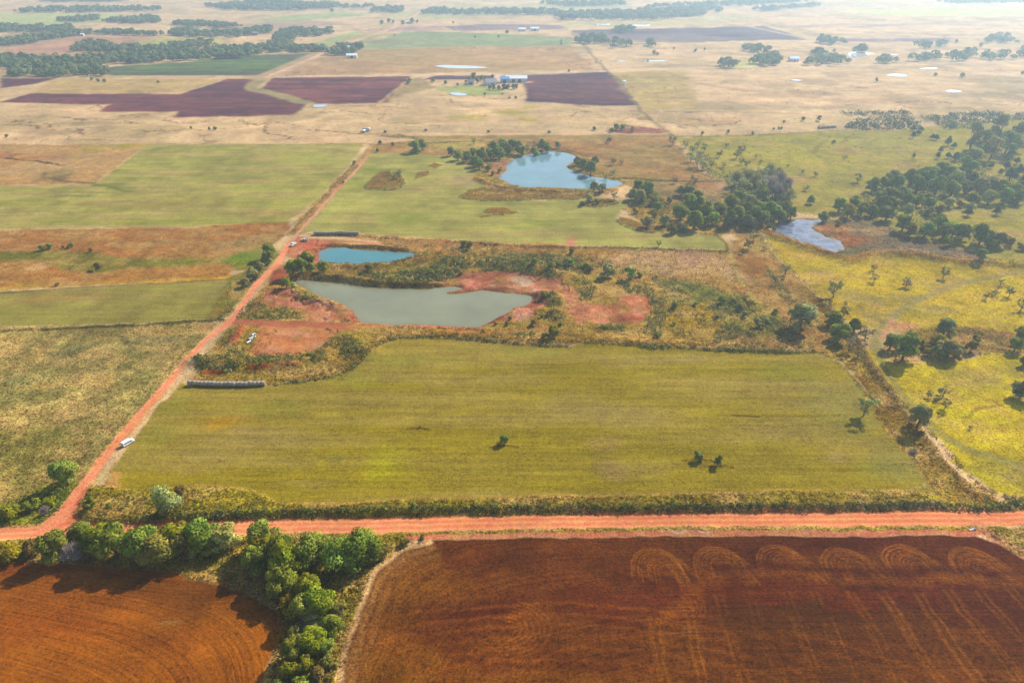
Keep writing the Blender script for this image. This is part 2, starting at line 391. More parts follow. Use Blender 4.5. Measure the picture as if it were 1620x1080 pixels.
# rough pasture by the track
area([(-300,524),(330,510),(345,512),(300,570),(235,640),(170,720),(130,770),(95,790),(-300,830)], (152,134,78), (168,142,84), 'n8', soft=1.2, wob=(.6,1.5), c=c_rough, grain=1.5, var=.6)
area([(-300,640),(120,680),(140,720),(110,770),(60,785),(-300,810)], (134,122,62), (156,134,72), 'n8', soft=8, wob=(2,6), grain=1.5, var=.6, a=.8)
for b in ((40,655,50,4),(160,600,16,5),(60,560,30,5),(270,525,30,5),(10,535,20,5),(60,610,30,4)): blob(*b, (186,150,78), .55)
for b in ((205,555,8,4),(130,555,60,12),(30,600,40,10),(240,540,40,8)): blob(*b, (138,128,84), .5)
stroke([(-20,524),(130,519),(330,508),(348,504)], 1.6, (92,80,44), soft=.6, wob=(.6,1), a=.9, grain=1.5, h=.5, hw=1)
blob(328, 520, 10, 6, (176,116,84), .7)
area([(-300,815),(-20,800),(60,772),(118,765),(112,790),(85,818),(55,832),(-300,836)], (112,116,44), (134,126,54), 'n8', soft=1, wob=(.8,2), grain=1.6)

# ------------------------------------------------------------------ upper parcel
area([(585,228),(660,222),(760,222),(900,222),(1062,217),(1100,262),(1135,292),(1160,330),(1000,290),(960,300),(760,290),(600,245)], (164,118,68), (150,120,66), 'n30', soft=2, wob=(1,3), grain=1.0)
area([(600,215),(1060,213),(1060,218),(900,222),(640,221)], (160,130,74), soft=2, wob=(1,2))
area([(660,222),(760,222),(770,232),(700,236)], (170,150,76), soft=2, wob=(1,3), a=.8)
area([(558,258),(585,229),(604,236),(560,285),(500,350),(470,374),(450,372)], (150,114,62), (164,128,72), 'n8', soft=1.5, wob=(1,2), grain=1.1)
area([(588,240),(640,243),(720,247),(745,265),(768,290),(770,300),(745,308),(860,318),(920,308),(960,316),(1000,318),(985,332),(972,345),(990,346),(1060,367),(1130,371),(1150,382),(1152,396),(1000,391),(880,386),(700,378),(570,369),(495,366),(476,370),(530,305),(575,258)], (168,160,82), (158,150,78), 'ne', soft=1.5, wob=(.6,1), c=c_meadow4, grain=.3, furrow=.2)
for b in ((720,285,40,10),(665,300,30,8),(800,370,120,5),(1030,374,60,5),(560,345,40,6)): blob(*b, (178,152,90), .55)
for b in ((735,285,26,8),): blob(*b, (164,132,100), .5)
for b in ((850,352,30,4),(820,362,25,4),(640,345,40,5),(560,290,20,8),(590,270,20,6)): blob(*b, (140,148,56), .6)
area([(573,298),(590,282),(604,271),(634,275),(641,290),(625,299),(600,300)], (146,110,56), (132,108,54), 'n8', soft=.8, wob=(.8,1), grain=1.3)
lift([(573,298),(590,282),(604,271),(634,275),(641,290),(625,299),(600,300)], .5)
for q in ([(676,264),(688,257),(702,262),(692,267)], [(655,285),(662,273),(682,270),(678,278),(664,282)], [(766,334),(774,329),(800,329),(819,335),(795,339),(778,338)], [(758,342),(775,340),(782,342),(762,344)], [(916,325),(930,315),(965,314),(978,320),(955,326),(935,327)],
          [(727,311),(745,301),(765,296),(800,302),(850,304),(905,306),(940,308),(930,312),(905,315),(860,314),(790,317),(745,315)], [(975,349),(983,344),(1005,350),(1030,357),(1055,363),(1050,368),(1020,365),(995,358)]):
    area(q, (152,112,52), (136,108,50), 'n8', soft=.8, wob=(.6,1), grain=1.3); lift(q, .5, 1)
area([(985,330),(1000,318),(1010,295),(1060,300),(1110,320),(1200,330),(1230,345),(1200,365),(1130,372),(1060,367),(1010,352)], (150,120,58), (168,134,62), 'n8', soft=1.5, wob=(1,3), grain=1.4)
area([(985,290),(1050,285),(1130,300),(1200,290),(1240,330),(1150,330),(1030,305)], (144,116,78), (128,108,70), 'n8', soft=2, wob=(1,3), grain=1.2)
stroke([(945,281),(990,282),(1040,285),(1100,287),(1160,285)], 2.6, (96,72,48), soft=1, wob=(1,2), a=.9, grain=1.3)
stroke([(945,276),(975,281),(1000,284)], 2, (150,92,66), soft=1, wob=(1,1), a=.8)
stroke([(603,241),(640,240),(700,243),(780,247)], 2.5, (168,108,80), soft=1, wob=(.8,1), a=.8)
stroke([(620,216),(650,217),(668,221),(672,226),(730,224),(790,222)], 2.2, (100,80,54), soft=1, wob=(.8,1), a=.8)
# reed bank round the first pond
area([(745,262),(770,255),(800,247),(850,238),(900,238),(925,255),(945,268),(990,283),(1000,292),(960,302),(900,305),(850,304),(800,300),(765,292),(758,283)], (156,122,58), (134,116,54), 'n8', soft=1.5, wob=(1,2), grain=1.5)
stroke([(757,283),(772,292),(800,299),(850,303),(900,303),(940,308),(975,300)], 5, (164,122,54), soft=1.5, wob=(.8,1.5), grain=1.6, h=1.2, hw=3)
stroke([(775,285),(800,298),(850,304),(900,306)], 1.4, (96,74,40), soft=.6, wob=(.6,1), a=.7)
area([(765,262),(800,252),(812,256),(800,275),(785,280),(770,275)], (176,120,86), (160,118,76), 'n8', soft=1.5, wob=(1,1.5), grain=1)
stroke([(880,239),(905,240),(925,246),(930,254)], 2, (112,84,56), soft=1, wob=(.8,1), a=.8)
stroke([(905,240),(890,236),(860,236)], 2, (120,84,58), soft=1, wob=(.8,1), a=.8)
area([(985,196),(1010,200),(1055,205),(1050,212),(980,212),(960,208)], (170,110,88), (140,84,70), 'n8', soft=2, wob=(1,2), grain=1)
# strip between the parcels
area([(476,370),(570,369),(700,379),(880,387),(1000,392),(1152,397),(1160,372),(1135,366),(1200,362),(1240,420),(1290,475),(1330,540),(1300,557),(1120,552),(930,543),(860,546),(740,536),(690,533),(620,470),(640,430),(700,410),(600,380)], (166,124,70), (148,120,64), 'n8', soft=1.5, wob=(1,3), c=cls('rough_pasture'), grain=1.4, var=.5)
area([(1000,395),(1100,394),(1190,430),(1180,450),(1080,440),(960,415)], (190,146,106), (168,134,88), 'n8', soft=3, wob=(1,4), grain=1.3, a=.8)
area([(1030,440),(1090,430),(1180,445),(1250,480),(1290,520),(1240,500),(1130,470)], (176,124,70), (160,122,66), 'n8', soft=2, wob=(1,3), grain=1.4)
area([(1035,438),(1090,445),(1190,468),(1240,500),(1230,535),(1120,520),(1055,490)], (118,114,60), (140,124,62), 'n8', soft=3, wob=(1,3), grain=1.5)
area([(1050,485),(1120,480),(1140,510),(1125,545),(1050,545),(1040,510)], (160,128,50), (148,120,52), 'n8', soft=2, wob=(1,3), grain=1.4)
area([(1150,385),(1210,410),(1220,440),(1180,435),(1150,410)], (152,104,54), soft=3, wob=(1,3), grain=1)
for b in ((860,392,60,5),(940,400,40,4),(820,388,60,4)): blob(*b, (176,124,60), .6)
blob(905, 384, 7, 8, (196,128,98), .9); stroke([(885,391),(910,388)], 3, (190,128,96), soft=1)
stroke([(530,371),(600,376),(700,382),(850,390),(1000,392),(1180,400)], 1.5, (106,78,46), soft=.7, wob=(.8,1), a=.8, h=.3, hw=1)
stroke([(540,373),(640,378),(730,385),(860,396)], 3.0, (188,122,84), soft=1, wob=(1,1), a=.6)
stroke([(1140,372),(1152,395),(1160,420),(1175,450),(1195,475)], 1.6, (164,148,76), soft=.6, wob=(.6,1), a=.8)
stroke([(1130,368),(1143,380),(1151,395)], 1.5, (90,74,40), soft=.6, wob=(.6,1), a=.7)
stroke([(1176,470),(1184,480),(1190,492)], 1.4, (70,42,32), soft=.5, wob=(.5,1), a=.9, h=-.5, hw=1.2)
stroke([(1010,445),(1040,452),(1075,460),(1100,470)], 1.4, (86,62,42), soft=.5, wob=(1,1), a=.8)

# ------------------------------------------------------------------ clay works round the two nearer ponds
RED, RED2, PINK = (184,110,80), (164,90,66), (206,146,116)
area([(300,605),(330,560),(360,520),(395,480),(440,425),(470,400),(520,382),(700,392),(900,430),(960,440),(1040,455),(1045,545),(930,545),(860,545),(740,535),(625,534),(600,545),(575,570),(540,592),(500,601),(425,606)], (172,134,66), (150,122,60), 'n8', soft=1, wob=(1,2), c=cls('rough_pasture'), grain=1.5, var=.5)
z1 = lambda p: zm(280, 370, 3.857, p); z2 = lambda p: zm(680, 370, 3.857, p)
area([(455,386),(468,374),(505,379),(532,386),(515,394),(506,402),(504,410),(508,420),(490,418),(470,408),(452,405)], (204,122,84), (190,104,76), 'n8', soft=1, wob=(.6,1), c=c_clay, grain=.6)
area([(508,388),(530,386),(514,394),(505,404),(507,419),(494,410),(492,398)], RED2, (190,100,78), 'n8', soft=1, wob=(.6,1), grain=.6)
area(z1([(540,330),(640,330),(710,370),(880,420),(1050,440),(1100,500),(1140,535),(1080,545),(780,535),(780,450),(560,440),(480,470),(500,400)]), RED, (176,110,84), 'n8', soft=.5, wob=(1.5,2.4), var=.6, c=cls('clay_bank'), grain=.8)
area(z1([(560,260),(640,190),(680,250),(760,255),(640,310),(560,310)]), RED2, soft=1, wob=(.6,1), grain=.8)
for b in ((512,478,18,5),(540,490,14,6)): blob(*b, PINK, .6)
area(z2([(170,290),(210,250),(350,235),(530,240),(800,290),(870,330),(910,410),(900,470),(840,420),(790,370),(700,350),(650,400),(520,455),(640,370),(480,350),(320,340),(100,365),(200,340)]), RED, (196,118,92), 'n8', soft=.5, wob=(1.5,2.4), var=.6, c=cls('clay_bank'), grain=.7)
area(z2([(500,265),(560,262),(640,290),(600,330),(520,300)]), (196,170,142), soft=1, wob=(.8,1), a=.8)
area(z2([(360,310),(410,305),(390,325)]), (196,170,148), soft=1, wob=.8, a=.8); area(z2([(640,335),(720,345),(640,350)]), (180,160,144), soft=.8, wob=.8, a=.7)
area(z2([(640,390),(680,370),(690,430),(640,500),(560,530),(430,540),(330,570),(300,565),(400,520),(500,470),(600,430)]), RED2, (196,122,98), 'n8', soft=.5, wob=(1.4,2), grain=1.2)
area(z2([(500,480),(620,480),(620,520),(540,530)]), (206,150,122), soft=1.5, wob=1, a=.8)
for b in ((880,420+0,0.1,0.1),): pass
for b in ((707,445,25,4),(700,452,20,3),(770,443,20,3)): blob(*b, (160,78,58), .5)
area(z2([(790,300),(870,330),(930,430),(980,500),(900,530),(840,500),(830,400)]), (196,124,88), (182,136,78), 'n8', soft=1.5, wob=(1,1.5), grain=1)
area(z2([(930,440),(1140,430),(1190,380),(1330,372),(1345,420),(1290,550),(1000,545),(950,520)]), (188,104,76), (200,128,92), 'n8', soft=.5, wob=(1.5,2.4), var=.6, c=c_pad2, grain=.7)
area(z2([(1120,440),(1200,400),(1330,420),(1300,440),(1150,510)]), (184,136,80), (190,112,80), 'n8', soft=1.5, wob=(1,2), a=.6)
area(z1([(505,560),(780,545),(1000,565),(1020,590),(940,640),(905,700),(780,740),(440,752),(480,660)]), (196,124,80), (206,142,88), 'n30', soft=.8, wob=(.6,1), c=c_pad, grain=.4)
for b in ((470,535,40,10),(440,550,30,10)): blob(*b, (190,112,74), .5)
stroke(z1([(330,530),(420,540),(560,545),(700,545),(900,560),(1060,568)]), 4.5, RED, soft=.8, wob=(.4,.8), c=c_track, grain=.4)
stroke(z1([(1060,568),(1300,560),(1600,572)])+z2([(100,590),(330,602),(520,598),(720,580)]), 3, (190,128,76), soft=1, wob=(.5,1), a=.8, grain=.7)
stroke(z1([(1140,540),(1400,560),(1620,570)])+z2([(0,568),(200,575),(330,572)]), 1.6, (196,122,98), soft=.6, wob=(.4,.6), a=.9)
stroke(z2([(900,540),(940,500),(960,450),(900,400),(850,330)]), 4, (200,130,90), soft=1, wob=(.6,1), a=.7)
stroke(z1([(340,660),(370,620),(400,585)]), 3.5, (190,100,70), soft=.6, wob=.5, h=1.0, hw=2)
for q in ([(160,850),(280,850)], [(450,835),(590,830)], [(640,820),(740,815)]): stroke(z1(q), 1.8, (150,64,40), soft=.5, wob=.5, a=.9, h=.6, hw=1.4)
# spoil ridges and dams
stroke(z1([(120,790),(300,790),(500,800),(700,790),(900,755)]), .1, None, h=2.2, hw=4)
stroke(z1([(930,700),(1030,660),(1140,730)]), .1, None, h=1.8, hw=5)
stroke(z1([(880,200),(1100,200),(1300,195),(1450,165),(1600,140)]), 3, (178,130,62), soft=1, wob=(.6,1), h=1.6, hw=3, a=.8, grain=1.4)
stroke(z1([(760,258),(1000,275),(1250,305),(1480,318),(1600,320)]), 2.4, (112,82,42), soft=.8, wob=(.6,1), h=1.4, hw=2.6, grain=1.5, a=.85)
stroke(z1([(950,72),(1150,78),(1400,98)]), 2, (110,66,46), soft=.7, wob=(.6,1), h=1, hw=2, a=.8)
stroke(z1([(900,40),(1200,55),(1620,90)])+z2([(160,130)]), 3, (192,122,82), soft=1, wob=(.5,1), a=.8)
stroke(z1([(1240,165),(1400,170),(1540,150),(1620,120)]), 2.5, (176,122,66), soft=1, wob=(.5,1), a=.8)
stroke(z2([(0,600),(300,630),(600,645),(850,660),(930,655),(1000,630),(1200,650),(1400,665),(1620,680)]), 2.4, (168,124,50), soft=.8, wob=(.5,1), h=.7, hw=2, grain=1.6)
stroke(z2([(0,250),(200,230)]), .1, None, h=1.5, hw=4)
stroke(z2([(130,180),(400,190),(650,220),(800,260)]), .1, None, h=2.0, hw=5)
stroke(z2([(690,380),(760,400)]), .1, None, h=2, hw=4)
stroke(z2([(700,480),(800,490)]), .1, None, h=1.5, hw=3)
stroke(z1([(700,360),(760,380),(860,415),(970,425)]), .1, None, h=1.2, hw=3)

# ------------------------------------------------------------------ big hay meadow
M1 = [(163,772),(171,750),(204,700),(246,648),(285,606),(300,610),(420,610),(500,601),(540,592),(575,570),(600,546),(625,536),(680,534),(740,537),(820,545),(860,547),(900,549),(925,543),(1000,546),(1120,553),(1255,557),(1290,556),(1330,577),(1370,622),(1410,682),(1440,722),(1485,781),(1440,777),(1300,777),(1100,779),(980,783),(680,790),(480,798),(430,794),(395,776),(360,770),(290,768),(230,776)]
area(M1, (148,130,48), (154,134,64), 'ne', soft=.7, wob=(.6,.8), c=c_meadow, grain=.5, furrow=.45, var=.16)
i, d = area(M1, (146,132,40), a=0)
U[i[d > 0], 0] = y[i[d > 0]]; U[i[d > 0], 1] = x[i[d > 0]]
blob(348, 668, 40, 12, (172,128,26), .65); blob(605, 735, 42, 24, (160,152,14), .75, wob=(1,4)); blob(500, 733, 12, 6, (160,148,24), .6)
for b in ((520,720,20,8),(420,645,60,10),(560,600,50,12),(1240,590,60,14),(1390,740,40,14),(640,570,90,10),(240,690,30,20),(840,560,60,8),(280,640,24,20)): blob(*b, (130,134,54), .32)
for b in ((900,640,60,20),(990,660,60,20),(1000,575,60,8),(1320,720,24,8),(1000,740,60,14),(330,720,60,12),(400,700,80,16),(700,600,80,10),(1080,570,60,8),(1250,680,90,14),(480,765,60,8),(820,600,60,9),(300,745,60,10)): blob(*b, (160,138,80), .38)
for b in ((965,740,20,12),(1315,718,14,5),(380,685,20,6),(960,700,30,10)): blob(*b, (172,134,92), .3)
for b in ((1350,650,60,40),(1420,740,40,30)): blob(*b, (140,134,74), .45)
stroke([(1160,658),(1200,659)], .8, (96,78,46), soft=.3, wob=.3)
stroke(M1[-11:-1], 1.2, (176,142,72), soft=.6, wob=(.5,.6), a=.7)
stroke([(1430,690),(1470,745),(1484,782)], 1.6, (128,122,66), soft=.4, wob=.2, a=.7)
stroke([(1440,775),(1465,765),(1470,745)], .8, (166,146,86), soft=.3, wob=.2, a=.7); stroke([(1452,770),(1490,775),(1495,790)], 1, (150,132,76), soft=.3, wob=.2, a=.7)
for cx_, cy_, lx in ((664,678,18),(799,706,22),(1104,727,22),(1137,737,22)): stroke([(cx_-lx,cy_+1),(cx_,cy_-1),(cx_+lx,cy_+1)], .9, (136,106,42), soft=.3, wob=.3, grain=1.2, h=.2, hw=.5)
# eastern corridor and right-hand pastures
area([(1290,556),(1330,545),(1240,425),(1200,365),(1230,372),(1300,470),(1345,530),(1370,565),(1400,605),(1450,675),(1525,765),(1570,790),(1560,808),(1500,808),(1485,781),(1440,722),(1410,682),(1370,622),(1330,577)], (146,110,50), (150,122,58), 'n8', soft=.5, wob=(1.5,2.4), c=cls('rough_pasture'), grain=1.5, var=.5)
area([(1062,214),(1085,217),(1280,210),(1450,203),(1620,186),(1900,170),(1900,470),(1620,424),(1430,404),(1340,350),(1220,330),(1130,285),(1100,250)], (164,148,58), (150,138,62), 'n30', soft=2, wob=(1,3), c=cls('pasture'), grain=.8)
for b in ((1240,250,120,14),(1300,222,60,4),(1180,240,40,6),(1500,235,60,8),(1400,330,30,10)): blob(*b, (172,158,36), .5)
for b in ((1345,237,22,5),(1440,262,30,4),(1240,285,50,6),(1150,290,40,10),(1560,280,30,6),(1600,370,20,6),(1390,205,30,4)): blob(*b, (174,132,88), .6)
for b in ((1270,225,40,3),(1450,240,50,6),(1590,340,40,8),(1350,290,40,12)): blob(*b, (140,128,64), .5)
stroke([(1310,222),(1290,235),(1300,250),(1340,257),(1410,255),(1460,252)], 3.2, (138,122,64), soft=1.4, wob=(.6,1.5), a=.75)
stroke([(1335,225),(1345,215),(1365,212)], 2.5, (130,114,64), soft=1, wob=(.6,1), a=.7)
stroke([(1062,215),(1110,216),(1200,214),(1280,209),(1340,206)], 2.4, (104,90,54), soft=1, wob=(.8,1), a=.85)
stroke([(1200,332),(1215,345),(1250,350)], 3, (120,94,60), soft=1, wob=(1,1), a=.6)
area([(1208,372),(1250,385),(1310,402),(1340,412),(1400,402),(1470,408),(1620,424),(1900,440),(1900,580),(1620,532),(1540,522),(1400,520),(1345,515),(1300,470),(1240,415)], (170,144,16), (180,152,0), 'n30', soft=1.2, wob=(.8,2), c=cls('pasture'), grain=1.0, var=.5)
for b in ((1280,395,24,5),(1240,383,20,4),(1600,440,60,10),(1620,480,60,10),(1400,430,60,8),(1560,500,60,8)): blob(*b, (192,164,0), .65)
for b in ((1290,405,40,6),(1340,440,50,8),(1240,400,20,8)): blob(*b, (172,132,40), .5)
for b in ((1360,470,40,10),(1385,500,30,10),(1330,420,20,4),(1300,430,20,5),(1480,490,40,8),(1440,470,30,6)): blob(*b, (160,138,80), .6)
area([(1405,515),(1430,508),(1455,516),(1440,524),(1410,522)], (190,128,96), soft=1.2, wob=1, a=.8)
area([(1440,520),(1540,515),(1620,530),(1640,560),(1560,560),(1480,568),(1420,575),(1400,560),(1400,540)], (144,112,60), (160,120,70), 'n8', soft=1.2, wob=(1,2), grain=1.5)
area([(1362,560),(1385,557),(1420,578),(1480,570),(1560,561),(1620,562),(1900,566),(1900,800),(1620,787),(1575,778),(1535,752),(1480,690),(1430,640),(1390,602)], (196,168,0), (178,156,0), 'n30', soft=.5, wob=(1.5,2.4), c=cls('pasture'), grain=.9, var=.45)
for b in ((1540,600,60,16),(1600,590,30,10),(1570,740,50,16),(1600,760,40,14)): blob(*b, (142,128,62), .55)
for b in ((1570,650,60,14),(1430,600,30,12),(1620,690,60,14),(1510,690,30,12),(1590,625,30,8)): blob(*b, (200,172,0), .7)
stroke([(1402,508),(1388,528),(1386,552),(1402,590),(1440,640),(1480,680),(1520,706),(1580,726),(1640,745)], 3.4, (142,132,76), soft=1, wob=(.4,.8), a=.75, grain=.6)
stroke([(1402,508),(1430,486),(1470,466),(1530,446),(1590,434),(1640,424)], 3.4, (146,134,82), soft=1, wob=(.4,.8), a=.75, grain=.6)
stroke([(1395,535),(1404,518),(1412,505)], 2.2, (196,138,104), soft=.8, wob=.5, a=.8)
stroke([(1440,568),(1480,570),(1530,566),(1545,556)], 1.6, (186,150,112), soft=.5, wob=.5, a=.8)
stroke([(1580,640),(1550,648),(1530,660)], 1.2, (110,100,30), soft=.4, wob=.5, a=.6)
stroke([(1300,475),(1345,530),(1370,567),(1400,612),(1450,680),(1520,766),(1565,795)], 3, (134,104,52), soft=1, wob=(.6,1), grain=1.6, h=.6, hw=2.5)
stroke([(1205,372),(1240,418),(1295,468),(1312,480)], 1.4, (190,160,100), soft=.5, wob=.4, a=.7)
# marsh and its dam
area([(1215,358),(1240,345),(1290,346),(1330,342),(1400,346),(1420,370),(1480,385),(1540,400),(1575,412),(1500,414),(1430,404),(1390,404),(1345,412),(1300,402),(1250,385),(1220,372)], (132,108,84), (116,102,72), 'n8', soft=1.5, wob=(1,2), c=c_marsh, grain=1.2)
for b in ((1318,362,26,8),(1350,378,30,7),(1335,385,26,5)): blob(*b, (164,96,50), .8)
for b in ((1360,400,26,6),(1380,352,30,8)): blob(*b, (120,112,70), .7)
for b in ((1460,395,40,8),(1500,400,30,6)): blob(*b, (140,118,98), .6)
stroke([(1195,358),(1222,374),(1258,385),(1300,400),(1345,412),(1392,401),(1430,403),(1500,413),(1570,419),(1640,424)], 4.6, (174,126,56), (150,108,50), soft=1, wob=(.6,1), grain=1.5, h=1.8, hw=3.5)
blob(1600, 423, 24, 5, (180,150,36), .7)
lift([(1240,365),(1330,365),(1330,395),(1250,380)], -.2)

# ------------------------------------------------------------------ roads in front
area([(128,829),(133,772),(140,768),(163,772),(230,777),(290,769),(360,771),(395,777),(430,795),(480,799),(680,791),(980,784),(1100,780),(1300,778),(1440,778),(1485,783),(1500,800),(1620,790),(1900,780),(1900,806),(1560,809),(1300,812),(980,815),(680,818),(420,823),(277,829)], (152,126,54), (134,116,48), 'n8', soft=.8, wob=(.7,1), c=c_verge, grain=1.7, var=.5)
area([(128,829),(133,772),(140,768),(163,772),(230,777),(290,769),(360,771),(395,777),(430,795),(480,799),(440,818),(277,826)], (160,138,52), (136,122,48), 'n8', soft=.8, wob=(.7,1), grain=1.8, a=.8)
area([(163,772),(178,745),(190,745),(185,765),(200,775),(170,776)], (190,138,82), soft=1, wob=.6, a=.8)
stroke([(430,795),(480,798),(680,791),(980,783),(1300,778),(1480,781)], .8, (180,140,80), soft=.4, wob=.4, a=.6)
stroke([(900,812),(980,813),(1300,809),(1560,806)], 1.6, (196,118,84), soft=.6, wob=(.6,1), a=.8)
stroke([(1360,803),(1450,801),(1500,803)], 1, (150,140,120), soft=.5, wob=.5, a=.6)
lift([(132,826),(138,776),(163,776),(230,778),(290,771),(360,773),(395,779),(430,797),(480,801),(680,793),(980,786),(1300,780),(1480,785),(1500,803),(1300,806),(980,809),(680,812),(420,819),(277,824)], 1.1, 1.0)
area([(-400,840),(0,835),(130,829),(420,822),(680,817),(980,814),(1300,810),(1620,807),(2000,802),(2000,826),(1620,830),(1300,831),(980,834),(680,840),(300,846),(0,852),(-400,859)], (238,150,102), (230,140,92), 'ne', soft=.35, wob=(.25,.4), c=c_road, grain=.15, var=.2)
ROADMID = [(-400,849),(0,843),(300,837),(680,829),(980,824),(1300,821),(1620,818),(2000,814)]
for off, cc, a_ in ((-2.4,(214,118,74),.5),(-.9,(218,124,78),.5),(.9,(218,124,80),.5),(2.3,(212,116,76),.55),(-1.7,(250,172,122),.5),(0,(250,174,124),.5),(1.6,(250,168,118),.5)):
    P = spline(wpoly(ROADMID)); P[:, 1] += off
    stroke(P, .55, cc, soft=.3, wob=(.15,.3), a=a_, world=True, var=.3)
TRK = [(92,822),(127,773),(147,747),(175,710),(213,667),(253,620),(293,577),(320,543),(353,517),(370,500),(384,481),(404,453),(425,431),(441,414),(449,398),(461,383),(468,373),(497,342),(534,299),(565,268),(582,246)]
stroke(TRK[:16], 2.9, (248,160,116), (240,150,104), 'ne', soft=.5, wob=(.4,.6), c=c_track, grain=.3, var=.25)
stroke(TRK[15:], 2.1, (216,160,122), (206,146,110), 'n8', soft=.7, wob=(.5,.8), c=c_track, grain=.4)
stroke(TRK[:10], .5, (218,126,86), soft=.4, wob=(.2,.3), a=.4)
stroke([(182,712),(219,668),(258,622)], 1.6, (190,136,80), soft=1, wob=.5, a=.5)
stroke([(582,246),(600,243),(640,241)], 2.6, (186,120,90), soft=.8, wob=.6, a=.7)
for q in ([(525,288),(540,292),(530,302)], [(440,420),(470,430)]): stroke(q, 3, (196,128,90), soft=1, a=.6)
area([(50,846),(70,826),(95,800),(118,770),(136,768),(131,800),(127,826),(150,829),(180,842)], (236,146,104), (226,134,94), 'n8', soft=.5, wob=(.4,.5), c=cls('dirt_track'), grain=.3, var=.25)
area([(112,806),(133,775),(128,826),(100,830)], (180,88,56), soft=1, wob=.5, a=.6)
# near verge and strip of bare dirt before the plowed ground
area([(-400,860),(0,853),(300,847),(680,841),(980,835),(1300,832),(1540,831),(1560,836),(1540,840),(1300,838),(980,841),(680,848),(640,860),(600,900),(565,965),(535,1080),(520,1400),(380,1400),(417,1080),(443,1007),(437,967),(383,937),(300,915),(277,905),(113,892),(0,888),(-400,880)], (134,120,48), (152,124,56), 'n8', soft=.5, wob=(.4,.6), c=cls('road_verge'), grain=1.6, var=.5)
area([(640,846),(980,840),(1300,838),(1530,838),(1620,834),(2000,820),(2000,850),(1620,850),(1540,847),(1300,846),(1000,849),(680,854),(640,856)], (204,126,94), (190,112,82), 'n8', soft=.4, wob=(.4,.6), grain=.6)
for b in ((1120,846,16,1.2),(1400,844,10,1),(1060,846,20,1)): blob(*b, (206,186,170), .6)
area([(1545,836),(1580,832),(1640,834),(1760,860),(1760,930),(1640,900),(1600,872),(1570,852)], (150,126,62), (130,110,56), 'n8', soft=.8, wob=(.6,1), grain=1.6)
stroke([(1552,834),(1566,846),(1590,862),(1640,890)], 4, (198,130,96), soft=1, wob=.6, a=.75)

# ------------------------------------------------------------------ plowed fields in front
def rows_from(i, d, l1, l2, k):
    """furrow coordinates that run along two sides of a field and round the corner between them"""
    q = []
    for l in (l1, l2):
        a, b = np.array(at(*l[0])), np.array(at(*l[1])); t_ = (b-a)/np.linalg.norm(b-a)
        q.append((abs((x[i]-a[0])*-t_[1]+(y[i]-a[1])*t_[0]), (x[i]-a[0])*t_[0]+(y[i]-a[1])*t_[1]))
    e1, e2 = np.exp(-k*q[0][0]), np.exp(-k*q[1][0]); w1 = e1/(e1+e2)
    m_ = d > -3
    U[i[m_], 0] = (-np.log(e1+e2)/k)[m_]; U[i[m_], 1] = (q[0][1]*w1+q[1][1]*(1-w1)*.7)[m_]
PL = [(-300,886),(0,888),(113,892),(200,898),(277,905),(300,915),(383,937),(437,967),(445,985),(443,1007),(423,1053),(412,1090),(400,1400),(-300,1400)]
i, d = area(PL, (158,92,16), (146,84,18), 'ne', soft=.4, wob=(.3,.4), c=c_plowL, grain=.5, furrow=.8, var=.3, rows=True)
rows_from(i, d, [(0,902),(383,968)], [(447,960),(418,1090)], .10)
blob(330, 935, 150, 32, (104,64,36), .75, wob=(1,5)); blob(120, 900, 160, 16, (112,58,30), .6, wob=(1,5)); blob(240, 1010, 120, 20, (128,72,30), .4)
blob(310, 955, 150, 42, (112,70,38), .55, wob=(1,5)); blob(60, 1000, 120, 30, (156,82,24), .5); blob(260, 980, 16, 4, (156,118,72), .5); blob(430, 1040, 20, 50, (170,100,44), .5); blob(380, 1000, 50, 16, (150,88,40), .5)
EDGE = [(680,854),(655,860),(633,868),(608,885),(587,905),(574,935),(563,967),(550,1003),(537,1040),(531,1080),(518,1400)]
PR = EDGE[::-1]+[(1000,849),(1300,847),(1540,847),(1580,861),(1625,888),(1760,960),(2000,1000),(2000,1400)]
i, d = area(PR, (104,60,24), (90,50,22), 'ne', soft=.4, wob=(.3,.4), c=c_plowR, grain=.8, furrow=.7, var=.35, rows=True)
rows_from(i, d, [(1500,849),(700,850)], [(518,1090),(590,880)], .07)
for b in ((840,900,120,26,(86,52,34)),(1000,960,140,30,(92,46,22)),(1240,905,330,14,(84,48,36)),(780,960,60,20,(76,40,22)),(1450,900,200,14,(84,46,36)),(1330,975,200,30,(100,64,38)),(650,960,40,40,(96,60,30)),(1500,940,120,14,(90,48,30))): blob(*b, .6, wob=(1,6))
for b in ((820,1065,200,24,(138,84,34)),(620,1060,60,50,(140,88,40)),(680,930,70,30,(128,82,44)),(760,925,90,12,(122,72,40)),(1040,1075,60,26,(130,76,30)),(1000,1000,200,24,(112,66,34)),(1080,1010,60,60,(110,68,36)),(1250,1050,140,40,(106,66,36)),(1500,1040,140,40,(110,68,40)),(1200,930,260,8,(116,58,26))): blob(*b, .55, wob=(1,6))
E2 = [(px+6, py+2) for px, py in EDGE]
for off, wd_, cc, a_ in ((.6,1.3,(206,166,112),.85),(2.6,1.8,(170,122,70),.55),(5,2.2,(150,104,58),.5),(8,3,(136,90,48),.4),(12,3,(124,80,40),.35)):
    P = spline(wpoly(EDGE)); T = np.gradient(P, axis=0); T /= np.linalg.norm(T, axis=1)[:, None]
    Q = P+np.stack([-T[:, 1], T[:, 0]], 1)*off
    stroke(Q, wd_, cc, soft=.5+.1*off, wob=(.6,.8), a=a_, world=True, var=.8)
LT = (158,96,48)
